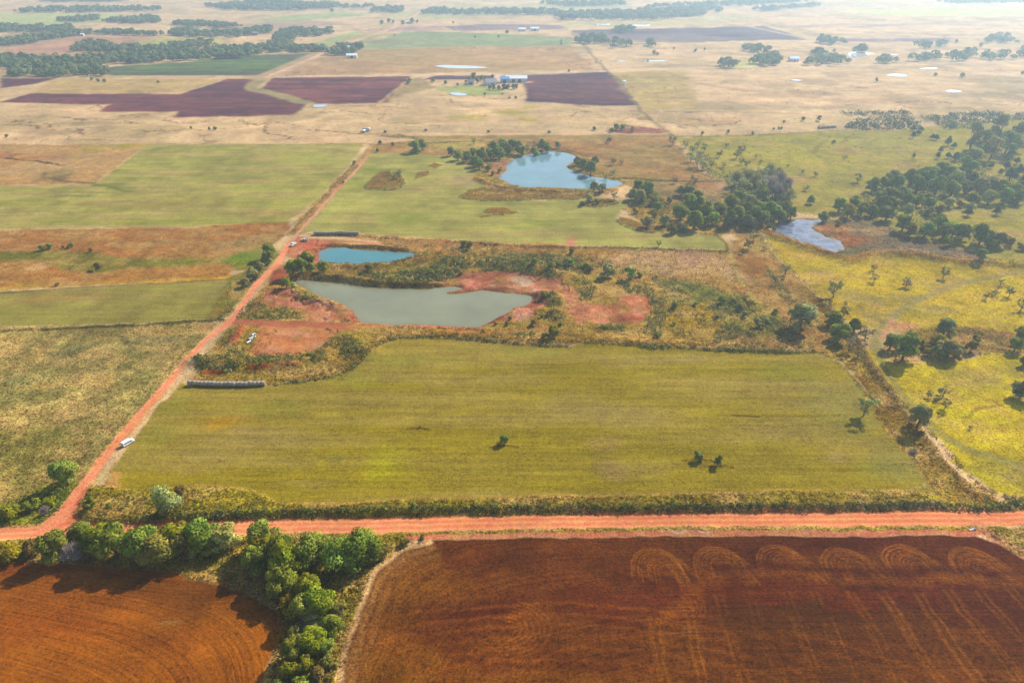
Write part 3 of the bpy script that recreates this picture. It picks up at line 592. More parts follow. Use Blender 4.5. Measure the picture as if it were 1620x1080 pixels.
# headland turns: nested loops left by the tractor
for cx_, cy_, sl_ in ((1040,899,.25),(1138,896,.45),(1237,893,.6),(1342,897,.75),(1440,894,.9),(1545,897,1.1)):
    c0 = np.array(at(cx_, cy_))
    for r, a_ in ((5.6,.8),(5.2,.6),(4.8,.6),(4.2,.55),(3.6,.4),(3.0,.65),(2.6,.6),(2.0,.5),(1.5,.5)):
        pts = [(-r+random.uniform(-.1,.1), -random.uniform(1.6, 4.2))]+[(r*math.cos(th), r*1.05*math.sin(th)) for th in np.linspace(math.pi, .15, 12)]
        e_ = random.uniform(.5, 1.1); pts += [(r+sl_*1.2*e_+.3, -2.0*e_), (r+sl_*3*e_+.5, -5.0*e_)]
        P = c0+np.array(pts)+np.array([(5.6-r)*.35+random.uniform(-.25,.25), -(5.6-r)*.15+random.uniform(-.25,.25)])
        stroke(P, .32, LT, soft=.22, wob=(.12,.2), a=a_*.85, world=True, var=.5)
    for k in range(3):
        P = c0+np.array([(1+k*.5, 4.6), (5+k*.5, 2.2), (8.4+k*.4, -3.2)]); stroke(P, .25, (150,90,48), soft=.2, wob=.1, a=.55, world=True)
    blob(cx_+2, cy_+5, 24, 5, (132,72,34), .4)
# pairs of wheel tracks running up the field
for a0, b0 in (((1035,973),(1056,1110)), ((1086,950),(1120,1110)), ((1137,939),(1188,1110)), ((1184,935),(1250,1110)), ((1244,935),(1310,1110)), ((1287,935),(1366,1110)), ((1345,935),(1442,1110)), ((1392,935),(1512,1110)), ((1450,938),(1570,1110)), ((1500,935),(1640,1110)), ((1550,935),(1710,1110)), ((1595,930),(1780,1110))):
    A, B = np.array(at(*a0)), np.array(at(*b0)); n = np.array([B[1]-A[1], A[0]-B[0]]); n /= np.linalg.norm(n)
    for o_ in (-1.0, -.6, .6, 1.0):
        m_ = (A+B)/2+n*(o_+.5*(random.random()-.5)); stroke([A+n*o_, m_, B+n*o_], .26, (146,90,46), soft=.28, wob=(.35,.6), a=.5, world=True, var=.9)
stroke([(1035,985),(1075,950),(1130,918),(1190,908),(1300,914),(1450,918),(1620,922)], 2.4, (128,74,38), soft=1.2, wob=(.6,1.5), a=.6)
stroke([(1140,905),(1240,898),(1330,902),(1480,905),(1600,908)], 2, (70,38,28), soft=1.2, wob=(.6,1.5), a=.6)
for r in (2.2,3,3.8,4.6,5.4,6.2,7): 
    c0 = np.array(at(790, 993)); P = c0+np.array([(r*1.5*math.cos(t_), r*math.sin(t_)) for t_ in np.linspace(-2.2, 1.2, 10)]); stroke(P, .4, (142,84,40), soft=.25, wob=(.2,.3), a=.55, world=True)
for r in (2.5,3.3,4.1,4.9,5.7):
    c0 = np.array(at(1072, 955)); P = c0+np.array([(r*math.cos(t_), r*math.sin(t_)) for t_ in np.linspace(-2.4, .3, 10)]); stroke(P, .35, (136,80,38), soft=.25, wob=(.2,.3), a=.5, world=True)
for r in (60, 66, 72, 78, 84, 90):
    c0 = np.array(at(900, 1260)); P = c0+np.array([(r*.95*math.cos(t_), r*.42*math.sin(t_)) for t_ in np.linspace(.45, 2.4, 14)]); stroke(P, .7, (138,80,34), soft=.5, wob=(.4,.8), a=.4, world=True, var=.9)

# mowing leaves faint streaks along the swaths
mw = np.isin(K, [c_meadow, c_meadow2, c_meadow3, c_meadow4]); C[mw] *= (1+.42*(NE2[mw]-.5)+.25*(fbm(x[mw]/40, y[mw]/.9, 41, 2)-.5))[:, None]

# mottling of the unmown ground: greener hollows, strawy rises; faint paths across the far pasture
rg = ~np.isin(K, [c_meadow, c_meadow2, c_meadow3, c_meadow4, c_road, c_track, c_plowL, c_plowR, c_far_road, c_far_road2]+c_pl)
gi = np.nonzero(rg & (y < 620) & (y > 40))[0]; gx_, gy_ = x[gi], y[gi]; gk = np.minimum(G[gi], 1.4)/1.4
C[gi] *= (1+gk*.75*(fbm(gx_/2.6, gy_/2.6, 51, 3)-.5))[:, None]
t = (sstep(.47, .66, fbm(gx_/13, gy_/9, 53, 4))*.5*gk)[:, None]; C[gi] = C[gi]*(1-t)+C[gi]*np.array([.78, .95, .72])*t
t = (sstep(.50, .68, fbm(gx_/11, gy_/7, 57, 4))*.45*gk)[:, None]; C[gi] = C[gi]*(1-t)+alb((206, 164, 98))*t
fi = np.nonzero((K == 0) & (y > 470) & (y < 1400))[0]; fx_, fy_ = x[fi], y[fi]
C[fi] *= (1+.5*(fbm(fx_/25, fy_/14, 61, 4)-.5))[:, None]
r_ = np.abs(fbm(fx_/75, fy_/60, 63, 4)-.5); t = (sstep(.011, .004, r_)*sstep(.5, .6, fbm(fx_/120, fy_/120, 65, 2))*.55)[:, None]
C[fi] = C[fi]*(1-t)+alb((112, 84, 60))*t
r_ = np.abs(fbm(fx_/110, fy_/80, 67, 3)-.5); t = (sstep(.010, .004, r_)*.35)[:, None]; C[fi] = C[fi]*(1-t)+alb((224, 184, 130))*t

ci = np.nonzero(np.isin(K, [k for k, n_ in enumerate(CLS) if n_ in ('clay_bank', 'clay_pad')]))[0]; cx2, cy2 = x[ci], y[ci]
r_ = np.abs(fbm(cx2/11, cy2/11, 71, 4)-.5); t = sstep(.035, .008, r_)*sstep(.42, .6, fbm(cx2/20, cy2/20, 73, 2))
C[ci] *= (1-.4*t)[:, None]; Z[ci] -= .45*t; Z[ci] += .5*(fbm(cx2/4, cy2/4, 75, 3)-.5)
t = (sstep(.55, .7, fbm(cx2/7, cy2/5, 77, 4))*.5)[:, None]; C[ci] = C[ci]*(1-t)+alb((212, 152, 118))*t
t = (sstep(.56, .7, fbm(cx2/6, cy2/6, 79, 4))*.5)[:, None]; C[ci] = C[ci]*(1-t)+alb((150, 116, 62))*t
# ------------------------------------------------------------------ ponds: beds dug into the land, then water
def water_mat(name, deep, rough=.06, ripple=.12, scale=.5, streak=.14, patch=.05, shallow=.6, silt=(.16, .125, .075)):
    m, N, L, B = newmat(name)
    g = N.new('ShaderNodeNewGeometry')
    f = noise_node(N, L, g.outputs['Position'], patch, 4, .6)
    mr = N.new('ShaderNodeMapRange'); L.new(f, mr.inputs[0]); mr.inputs[1].default_value = .3; mr.inputs[2].default_value = .7
    mr.inputs[3].default_value = 1-streak; mr.inputs[4].default_value = 1+streak
    mx = N.new('ShaderNodeMix'); mx.data_type = 'RGBA'; mx.blend_type = 'MULTIPLY'; mx.inputs[0].default_value = 1
    mx.inputs[6].default_value = (*deep, 1); L.new(mr.outputs[0], mx.inputs[7]); sh = N.new('ShaderNodeAttribute'); sh.attribute_name = 'shore'
    f3 = noise_node(N, L, g.outputs['Position'], .16, 3, .6)
    sd_ = math_node(N, L, 'MULTIPLY_ADD', f3, 5.0); L.new(sh.outputs['Fac'], sd_.node.inputs[2])
    ms = N.new('ShaderNodeMapRange'); L.new(sd_, ms.inputs[0]); ms.inputs[1].default_value = 1.6; ms.inputs[2].default_value = 6.0; ms.inputs[3].default_value = shallow; ms.inputs[4].default_value = 0
    m2 = N.new('ShaderNodeMix'); m2.data_type = 'RGBA'; L.new(ms.outputs[0], m2.inputs[0]); L.new(mx.outputs[2], m2.inputs[6]); m2.inputs[7].default_value = (*silt, 1)
    L.new(m2.outputs[2], B.inputs['Base Color'])
    B.inputs['Roughness'].default_value = rough; B.inputs['IOR'].default_value = 1.33
    n2 = noise_node(N, L, g.outputs['Position'], scale, 3, .6)
    b = N.new('ShaderNodeBump'); b.inputs['Strength'].default_value = ripple; b.inputs['Distance'].default_value = .25
    L.new(n2, b.inputs['Height']); L.new(b.outputs[0], B.inputs['Normal'])
    return m
M_big = water_mat('murky_water', tuple(alb((148, 150, 116))))
M_blue = water_mat('blue_water', tuple(alb((88, 150, 154))))
M_pale = water_mat('pale_water', tuple(alb((122, 158, 162))), ripple=.2)
M_marsh = water_mat('marsh_water', tuple(alb((112, 122, 142))), ripple=.6, rough=.14, scale=.35, streak=.7, patch=.22)
M_far = water_mat('far_water', tuple(alb((196, 200, 204))), ripple=.1, shallow=0)
POND_C = z1([(716,284),(760,274),(800,275),(900,281),(1150,311),(1330,319),(1540,325)])+z2([(0,320),(150,314),(210,330),(110,352),(120,361),(225,352),(330,338),(420,348),(480,352),(560,361),(633,376),(630,400),(600,432),(510,446),(520,456),(500,472),(440,500),(395,525),(340,552),(300,566),(150,563),(0,558)])+z1([(1450,552),(1300,548),(1180,538),(1130,528),(1095,505),(1075,480),(1050,452),(960,412),(910,395),(850,368),(790,338),(735,312)])
POND_B = [(503,410),(504,401),(512,393),(529,389),(550,389),(580,393),(620,395),(652,398),(654,403),(650,409),(632,414),(617,418),(600,419),(565,420),(540,419),(518,419),(508,416)]
POND_A = [(788,279),(800,270),(803,258),(815,250),(845,242),(870,239),(895,241),(911,246),(912,253),(904,258),(897,262),(905,268),(920,273),(935,278),(955,281),(977,285),(986,290),(975,295),(955,298),(925,298),(900,297),(860,295),(830,295),(805,289)]
POND_E = [(1223,363),(1240,352),(1262,346),(1285,348),(1301,346),(1297,353),(1288,357),(1290,366),(1302,375),(1322,380),(1334,386),(1322,399),(1300,394),(1270,386),(1258,379),(1235,371)]
PONDS = [(POND_C, M_big, -.45), (POND_B, M_blue, -.5), (POND_A, M_pale, -.4), (POND_E, M_marsh, -.3)]
pond_polys = []
for pts, m, lev in PONDS:
    P = closed_spline(wpoly(pts), 3); pond_polys.append(P)
    i = sub(P, 10); xx, yy = warp(i, (1.6, 2.2) if pts is POND_E else (.6, .9)); d = sdf_poly(P, xx, yy)
    k = sstep(-2.0, 2.5, d)
    Z[i] = Z[i]*(1-k)+(-1.6)*k*.62+lev*(1-abs(2*k-1))*.0
    wet = sstep(-1.6, .2, d)*.55; C[i] *= (1-wet*.35)[:, None]

# ------------------------------------------------------------------ land mesh, split into its fields along their edges
near = sstep(620, 250, y)
Z += near*np.clip(G-.2, 0, 2)*.2*(N2-.5)+.35*(N120-.5)+near*np.clip(G-.8, 0, 1)*.35*(N8-.5)
Z[np.abs(y) > 2600] = 0
Z[K == c_road] = Z[K == c_road]*.3+.02
nrw, ncl = SHAPE
vid = np.arange(NV).reshape(SHAPE)
quads = np.stack([vid[:-1, :-1], vid[:-1, 1:], vid[1:, 1:], vid[1:, :-1]], -1).reshape(-1, 4)
qk = K[quads].max(1)
m, N, L, B = newmat('earth_and_grass')
ac = N.new('ShaderNodeAttribute'); ac.attribute_name = 'col'
ap = N.new('ShaderNodeAttribute'); ap.attribute_name = 'par'
ar = N.new('ShaderNodeAttribute'); ar.attribute_name = 'row'
geo = N.new('ShaderNodeNewGeometry'); pos = geo.outputs['Position']
sp = N.new('ShaderNodeSeparateXYZ'); L.new(ap.outputs['Vector'], sp.inputs[0])
grain, furw = sp.outputs[0], sp.outputs[1]
n1 = noise_node(N, L, pos, 1.3, 3, .65); n2 = noise_node(N, L, pos, .28, 4, .6); n3 = noise_node(N, L, pos, 2.2, 2, .7)
mp = N.new('ShaderNodeMapping'); mp.inputs['Scale'].default_value = (2.2, .05, 1); L.new(ar.outputs['Vector'], mp.inputs['Vector'])
nf = noise_node(N, L, mp.outputs[0], 1.0, 3, .65)
mp2 = N.new('ShaderNodeMapping'); mp2.inputs['Scale'].default_value = (.33, .012, 1); L.new(ar.outputs['Vector'], mp2.inputs['Vector'])
nf2 = noise_node(N, L, mp2.outputs[0], 1.0, 2)
def cen(v): return math_node(N, L, 'SUBTRACT', v, .5)
def add(a, b): return math_node(N, L, 'ADD', a, b)
def mul(a, b): return math_node(N, L, 'MULTIPLY', a, b)
t1 = mul(grain, add(mul(cen(n1), 1.7), mul(cen(n2), .9)))
t2 = mul(furw, add(mul(cen(nf), 2.0), mul(cen(nf2), .6)))
n4 = noise_node(N, L, pos, .8, 2, .7)
t3 = mul(add(.45, mul(grain, .8)), add(mul(cen(n3), 2.2), mul(cen(n4), 1.1)))
fac = math_node(N, L, 'MAXIMUM', add(add(1.0, t1), add(t2, t3)), .15)
mx = N.new('ShaderNodeMix'); mx.data_type = 'RGBA'; mx.blend_type = 'MULTIPLY'; mx.inputs[0].default_value = 1; mx.clamp_result = False
L.new(ac.outputs['Color'], mx.inputs[6]); L.new(fac, mx.inputs[7])
# stems lean to straw where the grass is long
hs = N.new('ShaderNodeHueSaturation'); L.new(mx.outputs[2], hs.inputs['Color'])
L.new(math_node(N, L, 'MULTIPLY_ADD', mul(cen(n2), math_node(N, L, 'SUBTRACT', 1.0, furw, True)), .05), hs.inputs['Hue']); hs.inputs['Hue'].links[0].from_node.inputs[2].default_value = .5
L.new(hs.outputs[0], B.inputs['Base Color'])
B.inputs['Roughness'].default_value = .95; B.inputs['Specular IOR Level'].default_value = 0
bh = add(mul(mul(grain, n1), .28), mul(mul(furw, nf), .22))
bp = N.new('ShaderNodeBump'); bp.inputs['Strength'].default_value = .75; bp.inputs['Distance'].default_value = 1.0
L.new(add(bh, mul(n3, .02)), bp.inputs['Height']); L.new(bp.outputs[0], B.inputs['Normal'])
M_LAND = m
LAND_LABEL = {'hay_meadow': 'mown hay meadow', 'plowed_field': 'bare plowed field', 'dirt_road': 'red dirt road', 'dirt_track': 'red dirt farm track'}
for k in range(len(CLS)):
    q = quads[qk == k]
    if not len(q): continue
    u, inv = np.unique(q.ravel(), return_inverse=True)
    me = np_mesh(CLS[k], np.stack([x[u], y[u], Z[u]], 1), inv.reshape(-1, 4), smooth=True)
    a = me.attributes.new('col', 'FLOAT_COLOR', 'POINT'); b = np.ones((len(u), 4), np.float32); b[:, :3] = np.clip(C[u], 0, 1); a.data.foreach_set('color', b.ravel())
    a = me.attributes.new('par', 'FLOAT_VECTOR', 'POINT'); b = np.zeros((len(u), 3), np.float32); b[:, 0] = G[u]; b[:, 1] = FU[u]; a.data.foreach_set('vector', b.ravel())
    a = me.attributes.new('row', 'FLOAT_VECTOR', 'POINT'); b = np.zeros((len(u), 3), np.float32); b[:, :2] = U[u]; a.data.foreach_set('vector', b.ravel())
    tag(link(CLS[k], me, None, M_LAND), kind='structure')
def water(name, P, z, m):
    me = bpy.data.meshes.new(name)
    me.from_pydata([(a, b, z) for a, b in P], [], [list(range(len(P)))]); me.update()
    o = link(name, me, None, m); tag(o, kind='structure'); return o
for (pts, m, lev), P in zip(PONDS, pond_polys):
    st = .7; xs = np.arange(P[:, 0].min()-4, P[:, 0].max()+4, st); ys = np.arange(P[:, 1].min()-4, P[:, 1].max()+4, st)
    wx, wy = np.meshgrid(xs, ys); dd = sdf_poly(P, wx.ravel(), wy.ravel()).reshape(wx.shape); ok = dd > -2.4
    vi = np.arange(wx.size).reshape(wx.shape); cell = ok[:-1, :-1] & ok[:-1, 1:] & ok[1:, 1:] & ok[1:, :-1]
    q = np.stack([vi[:-1, :-1], vi[:-1, 1:], vi[1:, 1:], vi[1:, :-1]], -1)[cell]
    u, inv = np.unique(q.ravel(), return_inverse=True)
    me = np_mesh('pond_water', np.stack([wx.ravel()[u], wy.ravel()[u], np.full(len(u), lev)], 1), inv.reshape(-1, 4))
    a_ = me.attributes.new('shore', 'FLOAT', 'POINT'); a_.data.foreach_set('value', dd.ravel()[u].astype(np.float32))
    tag(link('pond_water', me, None, m), kind='structure')
for q in ([(688,105),(700,103.5),(725,104),(750,105),(772,107.5),(750,109),(725,109),(700,107.5)], [(711,148),(725,147),(739,150),(734,152),(720,151.5)], [(496,167),(508,166),(519,167.5),(512,170),(497,170.5)],
          [(1343,84),(1360,83),(1384,85.5),(1370,88),(1355,91),(1344,90)], [(1401,119.5),(1415,117),(1434,119),(1432,122),(1415,121.5)], [(1496,143.5),(1510,142.5),(1522,145),(1512,147),(1499,146)],
          [(1455,108.5),(1480,107.5),(1481,110),(1460,110.5)], [(1250,127),(1260,126),(1270,127.5),(1262,128.5)], [(990,40),(1030,39.5),(1025,42),(1000,42)], [(940,38.5),(965,38),(963,40),(945,40)], [(1408,86.5),(1419,86.5),(1419,88),(1408,88)], [(1020,96.5),(1052,96),(1050,97.8),(1025,98)], [(975,97),(990,96.6),(988,98.2),(977,98)]):
    P = closed_spline(wpoly(q), 3); i = glook(P[:, 0], P[:, 1])
    water('pond_water', P, float(Z[i].max())+.25, M_far)

# ------------------------------------------------------------------ foliage shapes
def rot_rand(n):
    q = rng.normal(size=(n, 4)); q /= np.linalg.norm(q, axis=1)[:, None]
    a, b, c, d = q.T
    return np.stack([np.stack([1-2*(c*c+d*d), 2*(b*c-a*d), 2*(b*d+a*c)], -1), np.stack([2*(b*c+a*d), 1-2*(b*b+d*d), 2*(c*d-a*b)], -1), np.stack([2*(b*d-a*c), 2*(c*d+a*b), 1-2*(b*b+c*c)], -1)], 1)
LEAF = np.array([(-.5, 0, 0), (0, -.32, .08), (.55, 0, 0), (0, .32, -.06)])
def leaves(cen, nrm, size, tint, flat=.45):
    """leaf clumps at points, facing roughly outwards"""
    n = len(cen)
    v = nrm*flat*1.6+rng.normal(size=(n, 3))*(1-flat); v /= np.linalg.norm(v, axis=1)[:, None]
    v *= np.where(np.sum(v*nrm, 1) < 0, -1, 1)[:, None]
    r = rng.normal(size=(n, 3)); t = np.cross(v, r); t /= np.linalg.norm(t, axis=1)[:, None]; b = np.cross(v, t)
    s = (size*rng.uniform(.6, 1.35, n))[:, None, None]
    V = cen[:, None]+s*(LEAF[None, :, :1]*t[:, None]+LEAF[None, :, 1:2]*b[:, None]+LEAF[None, :, 2:]*v[:, None])
    N_ = nrm*.78+v*.36; N_ /= np.linalg.norm(N_, axis=1)[:, None]
    return V.reshape(-1, 3), np.repeat(tint, 4, 0), np.repeat(N_, 4, 0)
def crown_pts(kind, nl, n):
    """points and outward directions of leaf clumps in a unit-radius crown"""
    asp = {'broad': 1.6, 'shrub': 1.25, 'cedar': 1.75, 'sparse': 1.6, 'willow': 1.7, 'low': .8, 'tall': 2.3}[kind]
    lo = {'broad': .06, 'shrub': .02, 'cedar': .02, 'sparse': .2, 'willow': .04, 'low': .02, 'tall': .08}[kind]*asp
    L_, Rr = [], []
    for k in range(nl):
        th = k*2.4+rng.uniform(-.5, .5); hh = rng.uniform(0, 1)
        if kind == 'cedar': rad = .42*(1-hh)**.8; rl = .30+.30*(1-hh)
        elif kind in ('sparse',): rad = rng.uniform(.3, .75); rl = rng.uniform(.16, .3)
        else: rad = rng.uniform(.12, .70)*math.sqrt(max(.05, 1-(2*hh-.75)**2*.55)); rl = rng.uniform(.22, .45)
        L_.append((rad*math.cos(th), rad*math.sin(th), lo+rl*.6+hh*(asp-lo-rl*1.3))); Rr.append(rl)
    L_ = np.array(L_); Rr = np.array(Rr)
    pk = Rr**2/np.sum(Rr**2); who = rng.choice(nl, n, p=pk)
    d = rng.normal(size=(n, 3)); d /= np.linalg.norm(d, axis=1)[:, None]; d[:, 2] = np.where(d[:, 2] < -.3, -d[:, 2], d[:, 2])
    rr = rng.uniform(.55, 1.08, n)**.7
    p = L_[who]+d*(Rr[who]*rr)[:, None]*np.array([1, 1, .85])
    p[:, 2] = np.maximum(p[:, 2], .02)
    lt = rng.uniform(.75, 1.3, nl)[who]*rng.uniform(.7, 1.35, n)
    hue = rng.uniform(-.12, .12, nl)[who]
    tint = np.stack([lt*(1+hue), lt, lt*(1-hue)], 1)
    return p, d, tint, L_, Rr, asp
def limb(pts, rad, ns=6):
    V, Q = [], []
    for j, (p, r) in enumerate(zip(pts, rad)):
        for k in range(ns):
            a = 2*math.pi*k/ns; V.append((p[0]+r*math.cos(a), p[1]+r*math.sin(a), p[2]))
    for j in range(len(pts)-1):
        for k in range(ns): Q.append((j*ns+k, j*ns+(k+1) % ns, (j+1)*ns+(k+1) % ns, (j+1)*ns+k))
    return np.array(V), np.array(Q)
def join(parts):
    Vs, Qs, o = [], [], 0
    for V, Q in parts: Vs.append(V); Qs.append(Q+o); o += len(V)
    return np.vstack(Vs), np.vstack(Qs)
def make_proto(kind, nl, n, size, flat=.45, twigs=False):
    p, d, tint, Lc, Rr, asp = crown_pts(kind, nl, n)
    up = d+np.array([0, 0, .15]); up /= np.linalg.norm(up, axis=1)[:, None]
    V, T, N_ = leaves(p, up, np.full(n, size), tint, flat+.1)
    if twigs:   # bare branches: long thin slivers instead of leaves
        s = np.array([(-1, -.05, 0), (1, -.02, 0), (1, .02, 0), (-1, .05, 0)])
        dd = d+rng.normal(size=(n, 3))*.5+np.array([0, 0, .4]); dd /= np.linalg.norm(dd, axis=1)[:, None]
        r = rng.normal(size=(n, 3)); b = np.cross(dd, r); b /= np.linalg.norm(b, axis=1)[:, None]
        V = (p[:, None]+size*rng.uniform(.6, 1.4, n)[:, None, None]*(s[None, :, :1]*dd[:, None]+s[None, :, 1:2]*b[:, None])).reshape(-1, 3)
    cm = np_mesh('crown', V, np.arange(len(V)).reshape(-1, 4), T, nrm=None if twigs else N_)
    th = {'broad': .075, 'tall': .07, 'sparse': .055, 'willow': .07, 'shrub': .035, 'low': .03, 'cedar': .06}[kind]
    top = asp*.62; parts = []
    lean = rng.uniform(-.1, .1, 2)
    fork = {'broad': .34, 'tall': .3, 'sparse': .25, 'willow': .2, 'shrub': .06, 'low': .05, 'cedar': .5}[kind]*asp
    parts.append(limb([(0, 0, -.12), (0, 0, .0), (lean[0]*.5, lean[1]*.5, fork*.6), (lean[0], lean[1], fork), (lean[0]*1.4, lean[1]*1.4, top)], [th*1.5, th*1.25, th, th*.85, th*.25]))
    for c, r in list(zip(Lc, Rr))[:9]:
        a = np.array([lean[0], lean[1], fork*rng.uniform(.7, 1.1)]); m_ = (a+c)/2+np.array([0, 0, -.06])
        parts.append(limb([a, m_, c+np.array([0, 0, r*.3])], [th*.55, th*.38, th*.1], 5))
    tm = np_mesh('trunk', *join(parts), smooth=True)
    return cm, tm, asp
PR_ = {}
def protos(key, cnt, *a, **k): PR_[key] = [make_proto(*a, **k) for j in range(cnt)]
protos('broad', 5, 'broad', 22, 3600, .13); protos('willow', 2, 'willow', 20, 4200, .10, flat=.3); protos('shrub', 4, 'shrub', 11, 1500, .16)
protos('cedar', 3, 'cedar', 18, 1700, .13, flat=.6); protos('sparse', 4, 'sparse', 15, 1000, .12); protos('low', 3, 'low', 10, 1100, .15)
protos('tall', 2, 'tall', 18, 2600, .14); protos('bare', 3, 'broad', 14, 900, .3, twigs=True); protos('bareshrub', 2, 'shrub', 12, 800, .26, twigs=True)
for kk in PR_:
    pass
M_BARK = simple_mat('bark', (.085, .065, .05), .9, .3, 8)
FOL = {'dark': (0.173, 0.208, 0.036), 'mid': (0.172, 0.194, 0.021), 'bright': (0.196, 0.203, 0.009), 'yellow': (0.269, 0.198, 0.009), 'olive': (0.187, 0.149, 0.028), 'grey': (0.245, 0.211, 0.091), 'pale': (0.325, 0.305, 0.072),
       'cedar': (0.046, 0.078, 0.034), 'deep': (0.206, 0.240, 0.030), 'blue': (0.191, 0.193, 0.071), 'twig': (0.269, 0.221, 0.198), 'sage': (0.296, 0.282, 0.086)}
LM = {k: leaf_mat('leaf_'+k, v, transl=(.06 if k in ('cedar', 'twig') else .2)) for k, v in FOL.items()}
POOL = []          # every plant waits here until its label is settled
def plant(px, py, r, kind, tone, name='tree', hs=1.0):
    """a plant whose crown centre is seen at px, py with half-width r photo pixels"""
    pr = PR_[kind][len(POOL) % len(PR_[kind])]
    X, Y = at(px, py); rm = r/ppm(X, Y)
    for _ in range(2):
        X, Y = at(px, py, rm*pr[2]*hs*.52); rm = r/ppm(X, Y, rm*pr[2]*.5)
    POOL.append(dict(px=px, X=X, Y=Y, rm=rm, pr=pr, tone=tone, name=name, hs=hs))
    return POOL[-1]
ORD = ['first','second','third','fourth','fifth','sixth','seventh','eighth','ninth','tenth','eleventh','twelfth','thirteenth','fourteenth','fifteenth','sixteenth','seventeenth','eighteenth','nineteenth','twentieth','twenty-first','twenty-second','twenty-third','twenty-fourth','twenty-fifth','twenty-sixth','twenty-seventh','twenty-eighth','twenty-ninth','thirtieth']
WORD = {'dark':'dark green','mid':'mid green','bright':'bright green','yellow':'yellow-green','olive':'olive','grey':'dull grey-green','pale':'pale green','cedar':'very dark','deep':'deep green','blue':'blue-green','twig':'bare grey','sage':'sage green'}
CREATED = []
def flush(group, place, cat='tree'):
    """build the waiting plants as things of their own: an empty with a crown and a trunk"""
    global POOL
    items = sorted(POOL, key=lambda q: q['px']); bysig = {}
    for q in items: bysig.setdefault((q['name'], q['tone']), []).append(q)
    for q in POOL:
        sig = bysig[(q['name'], q['tone'])]; k = sig.index(q)
        noun = q['name'].replace('_', ' ')
        lab = f"{WORD[q['tone']]} {noun} {place}"
        if len(sig) > 1 and 'label' not in q: lab = f"{ORD[min(k, 29)]} {WORD[q['tone']]} {noun} from the left {place}"
        z = float(Z[glook(np.array([q['X']]), np.array([q['Y']]))][0])-.05
        root = empty(q['name'], (q['X'], q['Y'], z), random.uniform(0, 6.28))
        s = q['rm']*1.12; root.scale = (s*random.uniform(.9, 1.12), s*random.uniform(.9, 1.12), s*q['hs']*random.uniform(.86, 1.22))
        tag(root, q.get('label', lab), 'shrub' if 'shrub' in q['name'] or 'bush' in q['name'] else cat, group)
        cm, tm, asp = q['pr']
        c = bpy.data.objects.new('crown', cm); COL.objects.link(c); c.parent = root
        if not len(cm.materials): cm.materials.append(LM[q['tone']])
        c.material_slots[0].link = 'OBJECT'; c.material_slots[0].material = LM[q['tone']]
        t_ = bpy.data.objects.new('trunk', tm); COL.objects.link(t_); t_.parent = root
        if not len(tm.materials): tm.materials.append(M_BARK)
        CREATED.append((q['X'], q['Y'], q['rm']))
    POOL = []

# ------------------------------------------------------------------ tufts and scrub: nobody could count these
def scatter(polys, per_m2, world=False, cut=None):
    out = []
    for pts in polys:
        P = np.array(pts) if world else wpoly(pts)
        lo, hi = P.min(0), P.max(0); n = int((hi-lo).prod()*per_m2)
        p = lo+rng.random((n, 2))*(hi-lo)
        d = sdf_poly(P, p[:, 0]+1.2*(vnoise(p[:, 0]/3, p[:, 1]/3, 77)-.5), p[:, 1]+1.2*(vnoise(p[:, 0]/3, p[:, 1]/3, 78)-.5))
        p = p[d > 0]
        if cut is not None: p = p[fbm(p[:, 0]/cut[1], p[:, 1]/cut[1], cut[2], 3) > cut[0]]
        for W in pond_polys: p = p[sdf_poly(W, p[:, 0], p[:, 1]) < .3] if len(p) else p
        out.append(p)
    return np.vstack(out)
def tufts(name, p, size, nleaf, tone, label, leaf=.5, high=.9, ground=.0, mat=None, var=.35, cat=None):
    """low clumps: tone is a list of albedo colours, ground mixes in the colour of the land below"""
    n = len(p)
    if not n: return
    i = glook(p[:, 0], p[:, 1]); z = Z[i]
    tone = np.array(tone); c = tone[rng.integers(0, len(tone), n)]*(1-ground)+C[i]*ground
    c = c*rng.uniform(1-var, 1+var, n)[:, None]
    s = rng.uniform(*size, n)
    d = rng.normal(size=(n, nleaf, 3)); d /= np.linalg.norm(d, axis=2)[:, :, None]; d[:, :, 2] = np.abs(d[:, :, 2])
    q = d*rng.uniform(.45, 1, (n, nleaf, 1))*s[:, None, None]*np.array([1, 1, high])
    cen = (q+np.stack([p[:, 0], p[:, 1], z], 1)[:, None]).reshape(-1, 3)
    t_ = np.repeat(c, nleaf, 0)*rng.uniform(.75, 1.3, n*nleaf)[:, None]
    V, T, N_ = leaves(cen, d.reshape(-1, 3), np.repeat(s*leaf, nleaf), t_, .35)
    me = np_mesh(name, V, np.arange(len(V)).reshape(-1, 4), T, nrm=N_)
    o = link(name, me, None, mat or M_TUFT); tag(o, label, cat or name.replace('_', ' '), kind='stuff'); return o
M_TUFT = leaf_mat('tuft', (1.15, 1.15, 1.15), .25, 0)

def fringe(name, lines, wd, per_m2, size, nleaf, tone, label, ground=.3, leaf=.5, high=.9, lift_=0):
    """a strip of tall growth along lines on the ground"""
    out = []
    for pts in lines:
        P = spline(wpoly(pts), 5); seg = np.linalg.norm(np.diff(P, axis=0), axis=1); cum = np.concatenate([[0], np.cumsum(seg)])
        n = int(cum[-1]*wd*per_m2); s = rng.random(n)*cum[-1]; j = np.clip(np.searchsorted(cum, s)-1, 0, len(seg)-1)
        T = (P[j+1]-P[j])/np.maximum(seg[j], 1e-6)[:, None]; q = P[j]+T*(s-cum[j])[:, None]
        out.append(q+np.stack([-T[:, 1], T[:, 0]], 1)*(rng.uniform(-.5, .5, n)*wd)[:, None])
    p = np.vstack(out)
    for W_ in pond_polys: p = p[sdf_poly(W_, p[:, 0], p[:, 1]) < .3]
    return tufts(name, p, size, nleaf, tone, label, leaf=leaf, high=high, ground=ground)
STRAW = [alb((188,150,78)), alb((168,132,66)), alb((150,126,58))]
